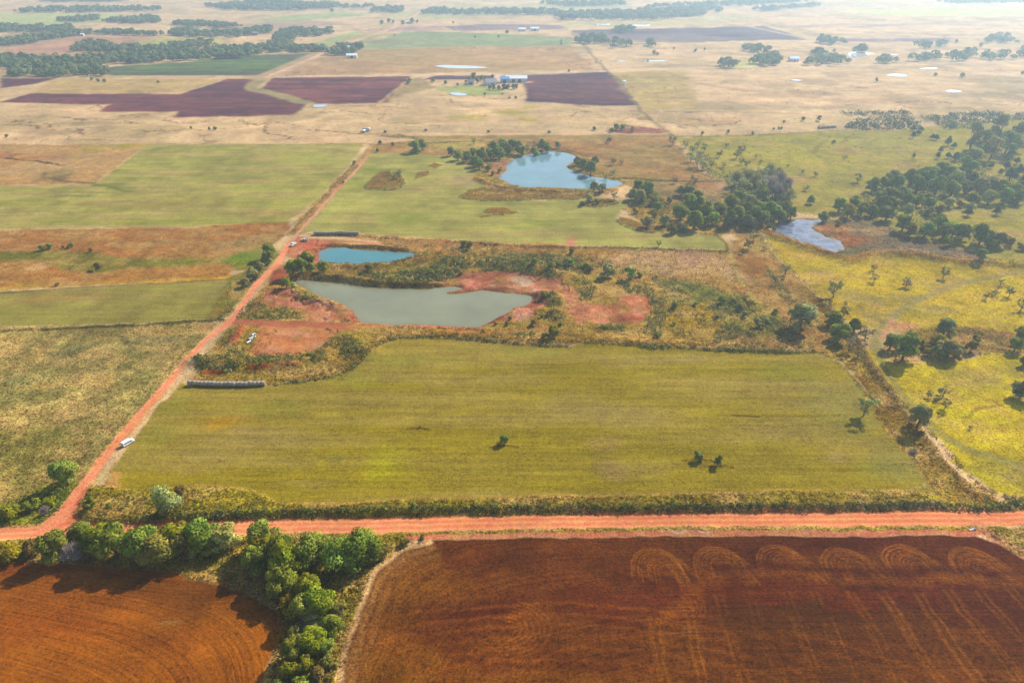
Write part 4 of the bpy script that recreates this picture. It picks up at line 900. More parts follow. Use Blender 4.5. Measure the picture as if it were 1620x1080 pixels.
OL = [(.14,.15,.036), (.18,.165,.05), (.11,.125,.03)]
DK = [(.095,.12,.028), (.12,.14,.036), (.07,.095,.024), (.15,.145,.05)]
GR = [(.09,.13,.02), (.12,.15,.02), (.07,.10,.02)]
YE = [(.17,.15,.03), (.14,.125,.03), (.2,.16,.05)]
verge_n = [(130,828),(135,774),(163,775),(230,778),(290,771),(360,773),(395,779),(430,797),(480,801),(680,793),(980,786),(1100,782),(1300,780),(1480,785),(1500,803),(1300,810),(980,813),(680,816),(420,821),(277,827)]
tufts('tall_grass', scatter([verge_n], 1.6), (.35, .75), 6, STRAW+OL[:2], 'tall straw and olive grass along the far side of the dirt road', ground=.55)
tufts('weeds', scatter([[(130,828),(135,790),(150,786),(420,803),(440,818),(277,826)]], .5), (.5, 1.1), 9, GR+OL+YE, 'green and yellow weeds on the roadside bank at the junction', ground=.25)
# the lip above the road, its shade put into dark weed colours
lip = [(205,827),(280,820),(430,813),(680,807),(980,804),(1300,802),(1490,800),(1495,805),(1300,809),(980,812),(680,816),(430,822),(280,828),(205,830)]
tufts('weeds', scatter([lip], 1.3), (.4, 1.0), 8, DK+OL, 'weeds along the ditch edge of the dirt road, darkened for the bank shade', ground=.1)
tufts('weeds', scatter([[(640,843),(980,836),(1300,833),(1535,832),(1540,837),(1300,836.5),(980,839),(640,846)]], 1.6), (.2, .5), 6, DK+OL, 'low weeds between the dirt road and the plowed field')
tufts('weeds', scatter([[(0,853),(300,848),(640,846),(600,898),(560,965),(528,1090),(415,1090),(443,1007),(437,967),(383,937),(300,915),(277,903),(113,890),(0,886)]], 1.0), (.4, .95), 7, OL+YE+GR[:1], 'rough grass and weeds under the roadside hedge', ground=.35)
tufts('tall_grass', scatter([[(640,852),(600,880),(575,905),(545,975),(515,1090),(532,1090),(560,975),(586,910),(612,882),(660,856)]], 1.6), (.35, .8), 6, STRAW+YE, 'pale tall grass on the edge of the plowed field', ground=.3)
tufts('tall_grass', scatter([[(1545,837),(1640,834),(1640,900),(1600,872),(1570,852)]], .9), (.4, .9), 7, STRAW+OL, 'rough grass at the corner of the plowed field beside the road', ground=.4)
tufts('tall_grass', scatter([[(0,526),(330,512),(300,568),(235,638),(165,720),(125,770),(0,800)]], .30, cut=(.42, 9, 51)), (.3, .75), 6, STRAW+OL, 'clumped grass of the rough pasture beside the track', ground=.7)
tufts('weeds', scatter([[(0,802),(60,776),(112,768),(108,790),(82,818),(55,830),(0,834)]], 1.0), (.45, 1.1), 9, GR+OL, 'green weeds in the corner between the track and the road')
tufts('tall_grass', scatter([[(300,604),(330,560),(360,522),(440,520),(420,560),(560,600),(500,602)], [(440,560),(560,600),(575,570),(610,540),(690,533),(860,545),(930,541),(1045,546),(1040,500),(1000,530),(900,520),(780,520),(620,516),(560,530),(545,570)], [(560,400),(700,395),(760,440),(640,455),(480,440),(520,422)], [(365,505),(430,440),(445,470),(420,500)]], .55), (.35, .85), 6, STRAW+YE[:2]+OL[:1], 'dry grass around the clay ponds', ground=.45)
tufts('tall_grass', scatter([[(580,378),(900,392),(1150,398),(1190,440),(1290,552),(1120,550),(1060,545),(1040,455),(900,430),(700,395)]], .34), (.35, .9), 6, STRAW+OL[:2], 'rough dry grass east of the clay ponds', ground=.6)
tufts('tall_grass', scatter([[(1290,556),(1330,545),(1205,366),(1240,420),(1345,530),(1370,565),(1400,605),(1450,675),(1525,765),(1570,790),(1560,804),(1500,804),(1485,781),(1410,682),(1330,577)]], .45), (.35, .85), 6, STRAW+OL[:1], 'tall dry grass along the corridor beside the hay meadow', ground=.65)
edge = [(300,606),(425,607),(500,598),(540,589),(575,566),(600,543),(626,533),(700,535),(860,546),(905,546),(930,541),(1120,551),(1255,556),(1290,553),(1290,549),(1250,548),(1120,545),(930,536),(860,540),(700,529),(620,528),(590,542),(565,568),(500,592),(425,601),(300,601)]
tufts('tall_grass', scatter([edge], 1.0), (.5, 1.0), 7, STRAW+YE, 'unmown fringe of grass along the north edge of the hay meadow', ground=.2)
tufts('tall_grass', scatter([[(985,330),(1000,318),(1010,295),(1110,320),(1200,330),(1200,365),(1130,372),(1060,367),(1010,352)], [(757,284),(800,300),(850,306),(940,311),(975,302),(940,299),(850,296),(800,290)], [(770,258),(800,248),(808,258),(795,272),(780,280)], [(740,300),(900,306),(930,312),(860,316),(790,318),(735,311)], [(573,298),(590,282),(634,275),(641,290),(600,300)]], .25), (.5, 1.1), 6, STRAW+OL, 'reeds and rough grass round the upper pond', ground=.5)
tufts('tall_grass', scatter([[(1195,355),(1258,382),(1345,408),(1430,400),(1570,415),(1640,420),(1640,426),(1500,415),(1430,406),(1345,415),(1250,389),(1200,364)]], .5), (.5, 1.1), 6, STRAW, 'orange dry grass on the marsh dam', ground=.4)
tufts('marsh_plants', scatter([[(1300,360),(1340,345),(1400,348),(1420,370),(1540,400),(1560,412),(1430,402),(1345,408),(1320,395),(1335,385)]], .3), (.4, 1.0), 6, [alb((132,108,84)), alb((150,96,56)), alb((120,112,80))], 'brown and russet marsh plants beside the marsh pond', ground=.5)
tufts('tall_grass', scatter([[(1345,528),(1405,605),(1460,685),(1530,768),(1575,782),(1620,790),(1620,803),(1560,806),(1500,760),(1440,690),(1380,600)]], .5), (.4, 1.0), 7, STRAW+OL, 'overgrown fence row grass right of the corridor', ground=.4)
tufts('tall_grass', scatter([[(1405,540),(1440,520),(1540,515),(1620,530),(1620,560),(1480,568)]], .4), (.5, 1.0), 7, STRAW+OL+DK[:1], 'rough brush ground in the right-hand pasture', ground=.4)
# scrub
z3 = lambda p: zm(1000, 400, 4.765, p); z5 = lambda p: zm(440, 180, 3.522, p)
tufts('scrub', scatter([z1([(110,775),(160,758),(300,765),(500,760),(700,768),(930,735),(955,775),(800,795),(690,805),(500,830),(420,825),(300,855),(150,830)])], 1.02), (.7, 1.6), 11, DK+OL, 'dark brush along the spoil ridge south of the clay pad', leaf=.45)
tufts('scrub', scatter([z1([(910,700),(960,660),(1030,630),(1110,670),(1160,715),(1140,755),(1040,765),(960,730)])], 0.85), (.8, 1.7), 11, DK+OL[:1], 'dark brush mound at the end of the spoil ridge', leaf=.45)
tufts('scrub', scatter([z1([(365,515),(400,470),(430,430),(480,395),(520,420),(560,445),(700,450),(770,480),(760,515),(600,522),(450,525)])], 0.85), (.6, 1.4), 10, DK+OL, 'green brush in the corner between the track and its branch', leaf=.45)
tufts('scrub', scatter([z1([(700,370),(740,340),(800,365),(890,405),(880,430),(820,425),(740,400)]), z1([(290,700),(400,690),(440,710),(390,745),(310,745)]), z1([(270,620),(350,590),(330,650),(290,710)])], 1.02), (.5, 1.2), 10, OL+DK[:2]+YE[:1], 'brush clumps on the shore of the large pond', leaf=.45)
tufts('scrub', scatter([z2([(0,210),(120,150),(240,170),(260,215),(200,240),(100,290),(0,290)]), z2([(270,180),(450,165),(560,200),(660,205),(800,265),(790,290),(680,270),(560,250),(430,225),(300,225)]), z1([(1080,240),(1300,240),(1620,200),(1620,290),(1480,300),(1250,290)])], 0.71), (.8, 1.9), 11, DK+OL, 'dark brush on the bank between the two clay ponds', leaf=.45)
tufts('scrub', scatter([z2([(450,130),(600,120),(900,140),(950,180),(1000,215),(900,250),(800,240),(700,200),(500,180)]), z2([(880,260),(1000,300),(1010,400),(920,400),(900,340)]), z2([(1150,290),(1360,330),(1340,370),(1200,350)])], 0.54), (.8, 1.8), 10, DK+OL, 'brush beyond the clay ponds', leaf=.45)
tufts('scrub', scatter([z2([(1340,350),(1420,400),(1440,480),(1430,570),(1400,645),(1290,590),(1300,560),(1350,480)]), z2([(950,560),(1200,560),(1200,600),(1050,600)]), z2([(380,610),(640,605),(640,640),(400,635)])], 0.68), (.7, 1.6), 10, DK+OL, 'strip of brush along the east side of the red clay pad', leaf=.45)
tufts('scrub', scatter([z2([(680,420),(740,360),(800,410),(800,445),(700,450)]), z2([(700,500),(760,470),(820,500),(810,530),(710,530)])], 1.19), (.6, 1.3), 10, DK+YE, 'brush mounds between the pond and the red clay pad', leaf=.45)
tufts('scrub', scatter([z3([(600,625),(650,580),(740,530),(830,560),(930,605),(900,640),(700,670),(620,680)]), z3([(560,380),(640,350),(860,370),(880,430),(800,470),(600,420)]), z3([(900,480),(1040,490),(1200,560),(1300,640),(1240,660),(1000,580)]), z3([(1000,80),(1080,190),(1230,350),(1300,420),(1240,430),(1080,290),(980,120)])], 0.54), (.7, 1.6), 10, DK+OL+[(.09,.11,.05)], 'brush patches in the rough ground west of the corridor', leaf=.45)
tufts('scrub', scatter([[(905,250),(935,255),(944,268),(925,272),(912,262)], [(1010,345),(1060,355),(1060,367),(1015,352)], [(1000,300),(1040,305),(1060,330),(1010,330)], [(915,322),(945,318),(975,318),(960,325)]], 0.51), (.8, 1.7), 10, DK+OL, 'brush beside the upper pond and grove', leaf=.45)
tufts('scrub', scatter([[(1335,206),(1352,192),(1420,186),(1450,190),(1455,205),(1420,204),(1380,208)], [(1460,186),(1560,178),(1620,182),(1620,190),(1550,196),(1505,207),(1480,198)], [(1330,178),(1440,178),(1440,183),(1340,184)]], 0.06), (2.2, 4.2), 14, [(.06,.075,.03),(.08,.09,.035),(.045,.06,.025)], 'belt of brush along the far edge of the right-hand pasture', leaf=.45)
tufts('scrub', scatter([[(1100,240),(1120,245),(1160,285),(1130,290),(1105,262)], [(1155,275),(1235,268),(1250,300),(1245,330),(1180,325),(1150,300)], [(620,272),(634,275),(640,290),(628,290)]], 0.24), (.8, 1.8), 9, [(.10,.10,.06),(.075,.08,.035),(.12,.10,.075)], 'grey brush round the grove by the fence', leaf=.4)
tufts('scrub', scatter([[(380,455),(400,430),(420,412),(428,418),(410,440),(392,458)], [(345,505),(362,480),(372,485),(356,510)]], 0.85), (.5, 1.3), 9, OL+DK[:2], 'brush along the west edge of the dirt track', leaf=.45)

UG = [(.10,.115,.045),(.13,.13,.05),(.075,.095,.035),(.16,.145,.07)]
tufts('undergrowth', scatter([[(1065,345),(1085,320),(1140,318),(1180,300),(1250,315),(1258,345),(1215,356),(1150,358),(1085,360)], [(1150,275),(1235,268),(1255,300),(1245,330),(1180,318),(1150,300)]], .13), (1.0, 2.4), 10, UG, 'undergrowth beneath the grove at the fence', leaf=.45)
tufts('undergrowth', scatter([[(1320,325),(1390,300),(1440,275),(1500,258),(1530,240),(1540,215),(1620,205),(1640,225),(1570,245),(1555,275),(1640,292),(1640,325),(1560,322),(1500,330),(1440,342),(1400,348),(1330,342)], [(1420,350),(1480,345),(1530,362),(1590,372),(1590,396),(1540,385),(1480,378),(1430,372)]], .07), (1.2, 3.0), 10, UG, 'undergrowth beneath the right-hand grove', leaf=.45)
tufts('undergrowth', scatter([[(710,243),(770,236),(785,226),(830,224),(870,228),(865,238),(800,246),(770,268),(745,262)]], .12), (1.0, 2.2), 10, UG, 'undergrowth along the upper pond trees', leaf=.45)
# ------------------------------------------------------------------ trees and shrubs one can tell apart
def lots(name, kind, tone, spec, hs=1.0):
    for s in spec: plant(s[0], s[1], s[2], kind, s[3] if len(s) > 3 else tone, name, hs)
# hedge on the near side of the road
lots('shrub', 'low', 'yellow', [(18,872,26),(52,866,20,'olive'),(600,872,20,'olive'),(668,850,7,'mid'),(640,858,10,'olive')])
lots('shrub', 'shrub', 'mid', [(86,868,30,'mid'),(139,854,26,'bright'),(180,866,36,'mid'),(290,866,26,'olive'),(335,862,22,'mid')])
lots('tree', 'broad', 'mid', [(124,842,20,'mid'),(160,850,28,'bright'),(218,860,34,'mid'),(248,868,32,'olive'),(276,850,32,'bright'),(318,850,30,'mid'),(356,852,24,'pale')])
lots('tree', 'bare', 'twig', [(113,876,15)])
flush('hedge plants along the near side of the road', 'in the roadside hedge')
lots('tree', 'broad', 'mid', [(414,854,26,'deep'),(404,884,26,'mid'),(440,872,28,'mid'),(450,894,32,'bright'),(445,920,30,'mid'),(487,934,28,'bright'),(416,868,24,'bright')])
lots('willow_tree', 'willow', 'deep', [(486,872,32,'deep'),(540,880,34,'deep'),(566,868,38,'mid'),(512,866,24,'deep'),(592,876,18,'mid')])
flush('clump of trees by the field corner', 'in the clump by the field corner')
lots('tree', 'broad', 'mid', [(504,958,26,'bright'),(496,1012,26,'bright'),(462,1030,20,'mid'),(525,994,20,'mid'),(478,965,24,'deep')])
lots('shrub', 'shrub', 'mid', [(458,954,18,'yellow'),(498,980,22,'sage'),(515,1024,18,'deep'),(458,1064,20,'bright'),(484,1054,18,'bright'),(502,1074,24,'olive'),(440,1088,16,'mid'),(520,1050,16,'olive'),(476,1092,22,'mid'),(470,1000,18,'olive'),(532,960,18,'olive'),(480,1022,20,'sage')])
lots('shrub', 'bareshrub', 'twig', [(532,965,14),(484,988,14)])
flush('plants of the hedge between the plowed fields', 'in the hedge between plowed fields')
# junction and verge
plant(102, 752, 22, 'broad', 'deep', 'tree')['label'] = 'round dark green tree casting a long shadow beside the track'
plant(264, 800, 24, 'willow', 'sage', 'bush')['label'] = 'large round grey-green bush in the roadside grass'
plant(145, 800, 10, 'shrub', 'bright', 'shrub')['label'] = 'small bright green shrub on the bank beside the track junction'
plant(285, 782, 12, 'shrub', 'olive', 'shrub')['label'] = 'olive shrub behind the large grey-green bush'
plant(655, 804, 7, 'shrub', 'deep', 'shrub')['label'] = 'small shrub throwing its shadow on the road from the far verge'
for s in ((12,812,20,'bright'),(50,800,18,'mid'),(78,793,14,'bright'),(92,778,12,'mid')): plant(s[0], s[1], s[2], 'low', s[3], 'shrub')
plant(70, 808, 9, 'bareshrub', 'twig', 'shrub')
flush('plants by the track junction', 'by the track junction')
# hay meadow
plant(798, 695, 9, 'broad', 'dark', 'tree')['label'] = 'single small dark tree left standing in the mown meadow'
plant(1104, 722, 10, 'shrub', 'dark', 'shrub')['label'] = 'left of two low dark shrubs in the right half of the hay meadow'
plant(1136, 730, 9, 'shrub', 'dark', 'shrub', 1.3)['label'] = 'right of two low dark shrubs in the right half of the hay meadow'
plant(664, 675, 3, 'sparse', 'olive', 'shrub')['label'] = 'tiny shrub with a strip of uncut grass in the middle of the meadow'
plant(1370, 646, 17, 'sparse', 'sage', 'tree')['label'] = 'wide airy grey-green tree on the meadow edge by the corridor'
plant(1455, 664, 17, 'broad', 'sage', 'tree', 1.15)['label'] = 'tall grey-green tree on the fence row right of the corridor'
plant(1446, 713, 6, 'bareshrub', 'twig', 'shrub')['label'] = 'small bare shrub in the corridor grass below the tall tree'
flush('single plants around the hay meadow', 'by the hay meadow')
# right pasture
lots('tree', 'sparse', 'grey', [(1470,624,6),(1494,619,11),(1496,641,9),(1481,631,5),(1535,676,4)])
flush('small mesquite trees in the yellow pasture', 'in the bright yellow pasture')
lots('tree', 'broad', 'dark', [(1270,500,26,'sage'),(1319,504,14,'mid'),(1330,525,19,'deep'),(1353,518,11,'bright')])
lots('shrub', 'sparse', 'grey', [(1336,495,9),(1371,528,13),(1345,548,12),(1358,560,10)])
flush('plants on the fence row above the meadow corner', 'on the fence row above the meadow')
lots('tree', 'broad', 'dark', [(1495,522,16,'blue'),(1433,552,24,'dark'),(1503,550,20,'sage'),(1488,540,10,'yellow'),(1486,556,14,'dark'),(1410,543,13,'dark')])
lots('shrub', 'shrub', 'olive', [(1460,545,10),(1537,549,11),(1470,558,10,'mid'),(1520,556,10),(1545,535,8)])
flush('plants of the brush island in the right pasture', 'in the pasture brush island')
lots('tree', 'broad', 'mid', [(1608,546,13,'bright'),(1616,528,11,'dark'),(1618,618,16,'blue'),(1622,572,9,'dark')])
flush('trees at the right edge of the pasture', 'at the right edge of the pasture')
lots('tree', 'sparse', 'grey', [(1321,460,14,'sage'),(1383,424,6),(1383,441,7),(1435,447,9),(1494,433,9),(1576,463,6),(1584,448,5),(1561,469,6),(1598,463,9,'dark'),(1617,484,9,'dark'),(1337,482,4)])
flush('scattered mesquite trees in the upper pasture', 'in the pasture below the marsh dam')
# marsh and right grove
lots('cedar', 'cedar', 'cedar', [(1445,203,5),(1458,203,5),(1453,209,5),(1445,214,5),(1476,216,5),(1482,217,5),(1501,224,7),(1510,229,6),(1489,237,5),(1484,246,5),(1501,245,6),(1513,248,7),(1446,246,4),(1319,224,3.5)])
flush('dark round cedars on the upper right pasture', 'on the upper right pasture')
lots('cedar', 'cedar', 'cedar', [(1594,262,7),(1568,262,5),(1610,254,6),(1597,246,7),(1600,276,13),(1613,270,8),(1583,272,5),(1540,284,13),(1533,336,7),(1578,334,7),(1558,262,3),(1618,285,7)])
flush('dark cedars around the right-hand grove', 'around the right-hand grove')
lots('tree', 'tall', 'pale', [(1540,220,14,'pale'),(1556,226,13,'mid'),(1580,210,16,'sage'),(1595,226,15,'mid'),(1612,220,17,'sage'),(1571,236,14,'pale'),(1540,252,15,'pale'),(1525,264,13,'mid'),(1536,274,12,'dark'),(1556,240,10,'dark'),(1600,240,11,'dark')])
flush('tall pale trees at the back of the right-hand grove', 'at the back of the right-hand grove')
lots('tree', 'broad', 'mid', [(1493,266,13,'mid'),(1478,273,13,'mid'),(1461,277,15,'deep'),(1444,282,13,'mid'),(1470,284,12,'dark'),(1501,274,15,'mid'),(1513,286,13,'sage'),(1415,279,12,'sage'),(1381,295,11,'dark'),(1398,290,11,'mid'),(1420,292,12,'mid'),(1452,294,12,'mid'),(1482,297,14,'dark'),(1507,299,14,'deep'),(1530,296,13,'mid'),(1553,298,14,'sage'),(1568,294,12,'mid'),(1588,296,13,'mid'),(1605,304,13,'deep'),(1617,296,12,'mid')])
flush('trees in the middle of the right-hand grove', 'in the middle of the right-hand grove')
lots('tree', 'broad', 'mid', [(1393,312,11,'mid'),(1410,310,12,'mid'),(1428,308,12,'sage'),(1438,318,11,'mid'),(1453,316,12,'deep'),(1471,323,12,'mid'),(1504,320,10,'pale'),(1519,322,7,'yellow'),(1540,314,12,'dark'),(1565,314,11,'sage'),(1590,312,12,'deep'),(1612,314,11,'mid'),(1470,334,9,'pale'),(1486,332,10,'olive'),(1535,327,8,'sage')])
flush('trees along the front of the right-hand grove', 'along the front of the right-hand grove')
lots('tree', 'broad', 'mid', [(1329,324,14,'deep'),(1342,336,11,'yellow'),(1364,332,12,'olive'),(1380,334,10,'mid'),(1352,322,9,'mid'),(1404,338,14,'dark'),(1437,334,10,'sage'),(1412,322,13,'mid'),(1395,325,12,'mid')])
lots('tree', 'sparse', 'grey', [(1276,297,6),(1358,282,8),(1337,248,5),(1270,272,4)])
lots('tree', 'broad', 'dark', [(1283,317,7),(1303,343,9)])
lots('shrub', 'shrub', 'yellow', [(1327,353,6),(1215,362,6,'mid'),(1225,365,5,'olive')])
flush('trees above the marsh pond', 'on the marsh pond side')
lots('tree', 'broad', 'dark', [(1430,354,15,'deep'),(1440,367,10,'olive'),(1465,364,15,'deep'),(1486,354,14,'deep'),(1494,367,13,'dark'),(1509,364,14,'deep'),(1524,370,13,'dark'),(1553,374,17,'dark'),(1580,380,13,'olive'),(1568,386,11,'dark'),(1550,409,9,'dark')])
lots('shrub', 'shrub', 'olive', [(1500,384,10,'mid'),(1600,384,9),(1615,390,9),(1510,383,8),(1345,430+950,1)][:4])
flush('row of dark trees along the marsh', 'in the row along the marsh')
# grove by the fence at the marsh pond
lots('tree', 'broad', 'dark', [(1077,337,15,'dark'),(1091,321,13,'deep'),(1105,318,13,'dark'),(1099,350,15,'deep'),(1117,336,15,'dark'),(1128,345,14,'deep'),(1139,331,13,'mid'),(1154,347,14,'dark'),(1167,340,14,'deep'),(1180,334,12,'mid'),(1193,342,13,'dark'),(1204,329,13,'deep'),(1220,335,14,'deep'),(1234,341,13,'dark'),(1244,330,12,'deep'),(1252,338,11,'mid'),(1207,349,12,'dark'),(1184,351,12,'blue'),(1158,322,12,'mid'),(1172,308,11,'mid'),(1188,317,11,'sage'),(1208,310,11,'mid')])
flush('oaks of the grove at the fence', 'in the dark grove at the fence')
lots('tree', 'bare', 'grey', [(1166,284,12,'grey'),(1182,281,11,'sage'),(1196,287,11,'grey'),(1218,274,12,'sage'),(1221,290,14,'twig'),(1235,284,12,'twig'),(1246,293,11,'twig'),(1228,304,11,'twig'),(1249,311,9,'grey')])
lots('tree', 'sparse', 'sage', [(1158,296,11,'sage'),(1207,280,12),(1240,302,11,'olive'),(1178,292,10),(1205,298,11),(1228,274,10,'grey')])
flush('thin greying trees behind the grove', 'behind the dark grove at the fence')
lots('tree', 'broad', 'mid', [(1010,294,12,'bright'),(1024,303,12,'mid'),(1000,309,9,'sage'),(1013,312,11,'sage'),(1079,301,11,'mid'),(1090,304,10,'mid'),(1052,350,10,'sage'),(1024,353,9,'sage'),(1077,358,9,'sage'),(1063,363,8,'olive'),(1040,327,8,'mid'),(1035,318,8,'olive')])
lots('shrub', 'shrub', 'olive', [(1085,364,7),(1036,340,7,'mid'),(1005,334,6),(1060,318,6)])
flush('trees west of the grove', 'on the meadow side of the dark grove')
lots('tree', 'broad', 'mid', [(935,267,11,'dark'),(922,261,9,'bright'),(914,256,7,'mid'),(941,256,7,'sage'),(940,296,8,'sage'),(953,299,8,'sage')])
lots('tree', 'sparse', 'grey', [(972,312,7,'sage'),(970,271,6),(970,256,6),(984,256,5),(958,279,5),(1068,285,6)])
lots('shrub', 'shrub', 'sage', [(931,316,8),(922,322,6,'olive'),(945,320,6,'olive')])
flush('trees at the east end of the upper pond', 'at the east end of the upper pond')
lots('tree', 'sparse', 'sage', [(1065,222,9),(1093,249,9),(1104,256,10),(1113,262,8),(1125,261,6),(1099,283,9),(1145,261,5),(1104,229,6),(1096,237,6),(1085,229,6)])
lots('tree', 'sparse', 'olive', [(1114,235,6,'dark'),(1139,244,6),(1150,230,4),(1174,236,8),(1166,245,7),(1174,255,6,'dark'),(1182,261,6),(1204,256,4),(1196,248,4),(1290,276,4),(1247,262,3)])
flush('scattered small trees beyond the fence', 'in the pasture beyond the north fence corner')
lots('tree', 'broad', 'mid', [(713,241,7,'dark'),(724,247,8,'deep'),(738,249,9,'deep'),(752,256,9,'mid'),(762,247,10,'deep'),(776,244,10,'dark'),(790,244,9,'deep'),(780,234,10,'mid'),(803,237,9,'mid'),(795,230,9,'sage'),(811,229,8,'mid'),(825,238,9,'dark'),(846,238,8,'dark'),(858,231,8,'deep'),(866,234,7,'dark'),(882,230,6,'grey'),(758,262,8,'mid'),(772,266,6,'mid'),(820,229,7,'sage'),(748,243,7,'dark')])
lots('shrub', 'shrub', 'bright', [(780,274,5),(791,270,5),(797,243,6,'mid'),(808,245,5)])
flush('trees along the near shore of the upper pond', 'on the shore of the upper pond')
lots('tree', 'willow', 'mid', [(657,232,11),(668,230,8,'sage')])
lots('tree', 'sparse', 'sage', [(749,224,5),(615,274,5),(632,277,7),(622,281,5)])
lots('cedar', 'cedar', 'cedar', [(601,225,4),(621,228,3.2),(597,238,3.2)])
lots('shrub', 'shrub', 'grey', [(561,258,4),(543,288,3,'olive'),(964,222,5,'grey')])
flush('small plants of the upper parcel', 'at the north end of the upper parcel')
lots('tree', 'broad', 'deep', [(463,428,13,'bright'),(476,427,12,'mid'),(482,412,11,'bright'),(491,424,9,'bright'),(512,425,9,'bright'),(452,449,9,'bright'),(492,412,9,'mid'),(465,451,5,'sage')])
lots('shrub', 'shrub', 'bright', [(582,425,8),(618,443,5),(588,426,5,'yellow')])
flush('green trees between track and ponds', 'between the track and the clay ponds')
lots('tree', 'broad', 'dark', [(426,399,13,'deep'),(423,409,10,'dark'),(411,421,7,'sage'),(398,434,10,'sage'),(388,447,8,'sage'),(404,437,7,'olive')])
flush('trees along the west side of the track', 'on the west side of the dirt track')
lots('tree', 'broad', 'dark', [(113,387,5),(78,389,6),(66,392,5),(108,391,3,'olive'),(143,396,3,'olive'),(100,390,3)])
lots('shrub', 'low', 'olive', [(90,450,5),(145,427,6),(155,420,8),(45,420,2)][:3])
flush('small trees in the western pasture', 'in the swale of the western pasture')
lots('shrub', 'shrub', 'bright', [(873,529,12,'bright'),(862,533,7,'bright'),(887,512,5),(843,511,6,'yellow'),(808,503,5,'yellow'),(803,511,5,'yellow'),(861,470,7,'mid'),(764,524,4),(728,433,5,'yellow'),(857,500,4,'bright'),(784,512,4,'yellow')])
flush('bright shrubs along the south bank', 'on the south bank of the large pond')
lots('shrub', 'shrub', 'dark', [(960,430,13,'sage'),(996,434,12,'deep'),(1012,434,6,'bright'),(935,424,8,'dark'),(883,420,7,'dark'),(900,416,9,'dark'),(925,420,7,'deep'),(845,420,7,'deep'),(870,427,7,'mid'),(735,386,8,'mid'),(742,390,8,'mid'),(769,387,3,'dark'),(905,397,7,'olive')])
flush('dark shrubs beyond the clay ponds', 'in the brush beyond the large pond')
lots('shrub', 'shrub', 'mid', [(1067,483,8,'mid'),(1066,512,4),(1100,481,5,'sage'),(1142,476,8,'deep'),(1162,474,6,'sage'),(1172,485,8,'sage'),(1200,512,9,'sage'),(1178,497,7,'sage'),(1215,508,7,'sage'),(1040,530,7,'mid'),(1135,500,5,'sage'),(1226,492,6,'mid')])
flush('shrubs in the rough ground east of the pads', 'in the rough ground east of the pads')
lots('tree', 'sparse', 'blue', [(1244,427,10,'sage'),(1185,388,8,'olive'),(1193,374,8,'sage'),(1175,398,5,'olive')])
plant(1042, 386, 5, 'sparse', 'bright', 'tree')['label'] = 'tiny bright tree alone on the lower edge of the upper meadow'
flush('trees in the corridor near the marsh dam', 'in the corridor near the marsh dam')
lots('tree', 'broad', 'dark', [(302,202,2.6),(331,204,2.6),(340,203,3.6),(10,215,2.8),(250,130,2.4),(145,125,3),(155,127,3.4),(165,128,3,'blue')])
flush('lone trees on the far western pasture', 'on the tan pasture far left')
lots('tree', 'broad', 'dark', [(975,202,5,'dark'),(985,202,5,'dark'),(968,206,4,'dark'),(1001,205,4,'sage'),(940,204,3),(1152,209,3),(1224,204,2.2),(1232,203,2.2),(1236,203,2.2),(1240,193,2.4),(1271,188,4),(1296,188,4),(1191,211,3),(1111,211,3)])
flush('small dark trees beyond the north boundary', 'just beyond the north boundary')

TG = STRAW+YE[:1]+OL[:1]
fringe('tall_grass', [[(425,609),(500,600),(540,591),(575,569),(600,545),(626,535),(680,533.5),(740,536.5),(820,544),(860,546.5),(900,548)], [(925,543),(1000,546),(1120,553),(1255,557),(1290,556)]], 1.6, 3.0, (.5, 1.2), 8, TG+OL, 'tall shaggy grass edge above the hay meadow', .15)
fringe('weeds', [[(1010,549),(1060,551)], [(1130,553.5),(1190,556),(1250,557)]], 2.2, 1.5, (.7, 1.6), 9, DK+OL+STRAW[:1], 'brush at the north edge of the hay meadow', .15)
fringe('tall_grass', [[(1290,556),(1330,577),(1370,622),(1410,682),(1440,722),(1485,781)]], .7, 3.0, (.35, .7), 6, OL+STRAW, 'grass edge between the meadow and the corridor', .4)
fringe('tall_grass', [[(165,773),(230,777),(290,770),(360,772),(395,778),(430,796),(480,800),(680,792),(980,785),(1300,779),(1470,780)]], .8, 2.5, (.3, .65), 6, STRAW+YE, 'straw grass edge below the hay meadow', .3)
fringe('weeds', [[(205,826),(280,821),(430,815),(560,811),(680,809),(980,806),(1300,804),(1490,802)]], 1.6, 2.4, (.5, 1.15), 9, DK+OL+DK, 'weedy ditch bank along the far side of the dirt road, shade in its colour', .05)  # mostly dark tones: the shadow along the bank is painted into the weeds
fringe('weeds', [[(132,790),(134,812),(131,826)]], 1.8, 2.0, (.5, 1.2), 9, GR+OL, 'green weeds on the bank at the mouth of the track', .1)
fringe('weeds', [[(1500,802),(1560,804),(1620,798)]], 2.5, 2.2, (.6, 1.4), 9, DK+OL, 'dark brush at the road end of the corridor', .1)
fringe('tall_grass', [[(727,312),(745,316),(790,318),(860,315),(905,316),(930,312)], [(760,287),(775,293),(800,300),(850,304.5),(900,305),(940,309)], [(575,299),(600,301),(625,300),(641,291)], [(766,335),(778,339),(795,340),(819,336)], [(917,327),(935,328),(955,327),(978,321)], [(975,350),(995,360),(1020,367),(1050,369)]], 1.5, 1.6, (.6, 1.2), 7, STRAW+OL, 'uncut grass edges in the upper meadow', .3)
fringe('tall_grass', [[(945,282),(990,283),(1040,286),(1100,288),(1160,286)], [(603,216),(650,218),(672,227),(730,225)], [(500,373),(560,374),(640,379)], [(700,382),(850,391),(1000,393),(1150,399)]], 1.5, 1.2, (.6, 1.3), 7, OL+DK[:2]+STRAW[:1], 'rank grass along the ditches of the upper parcel', .2)
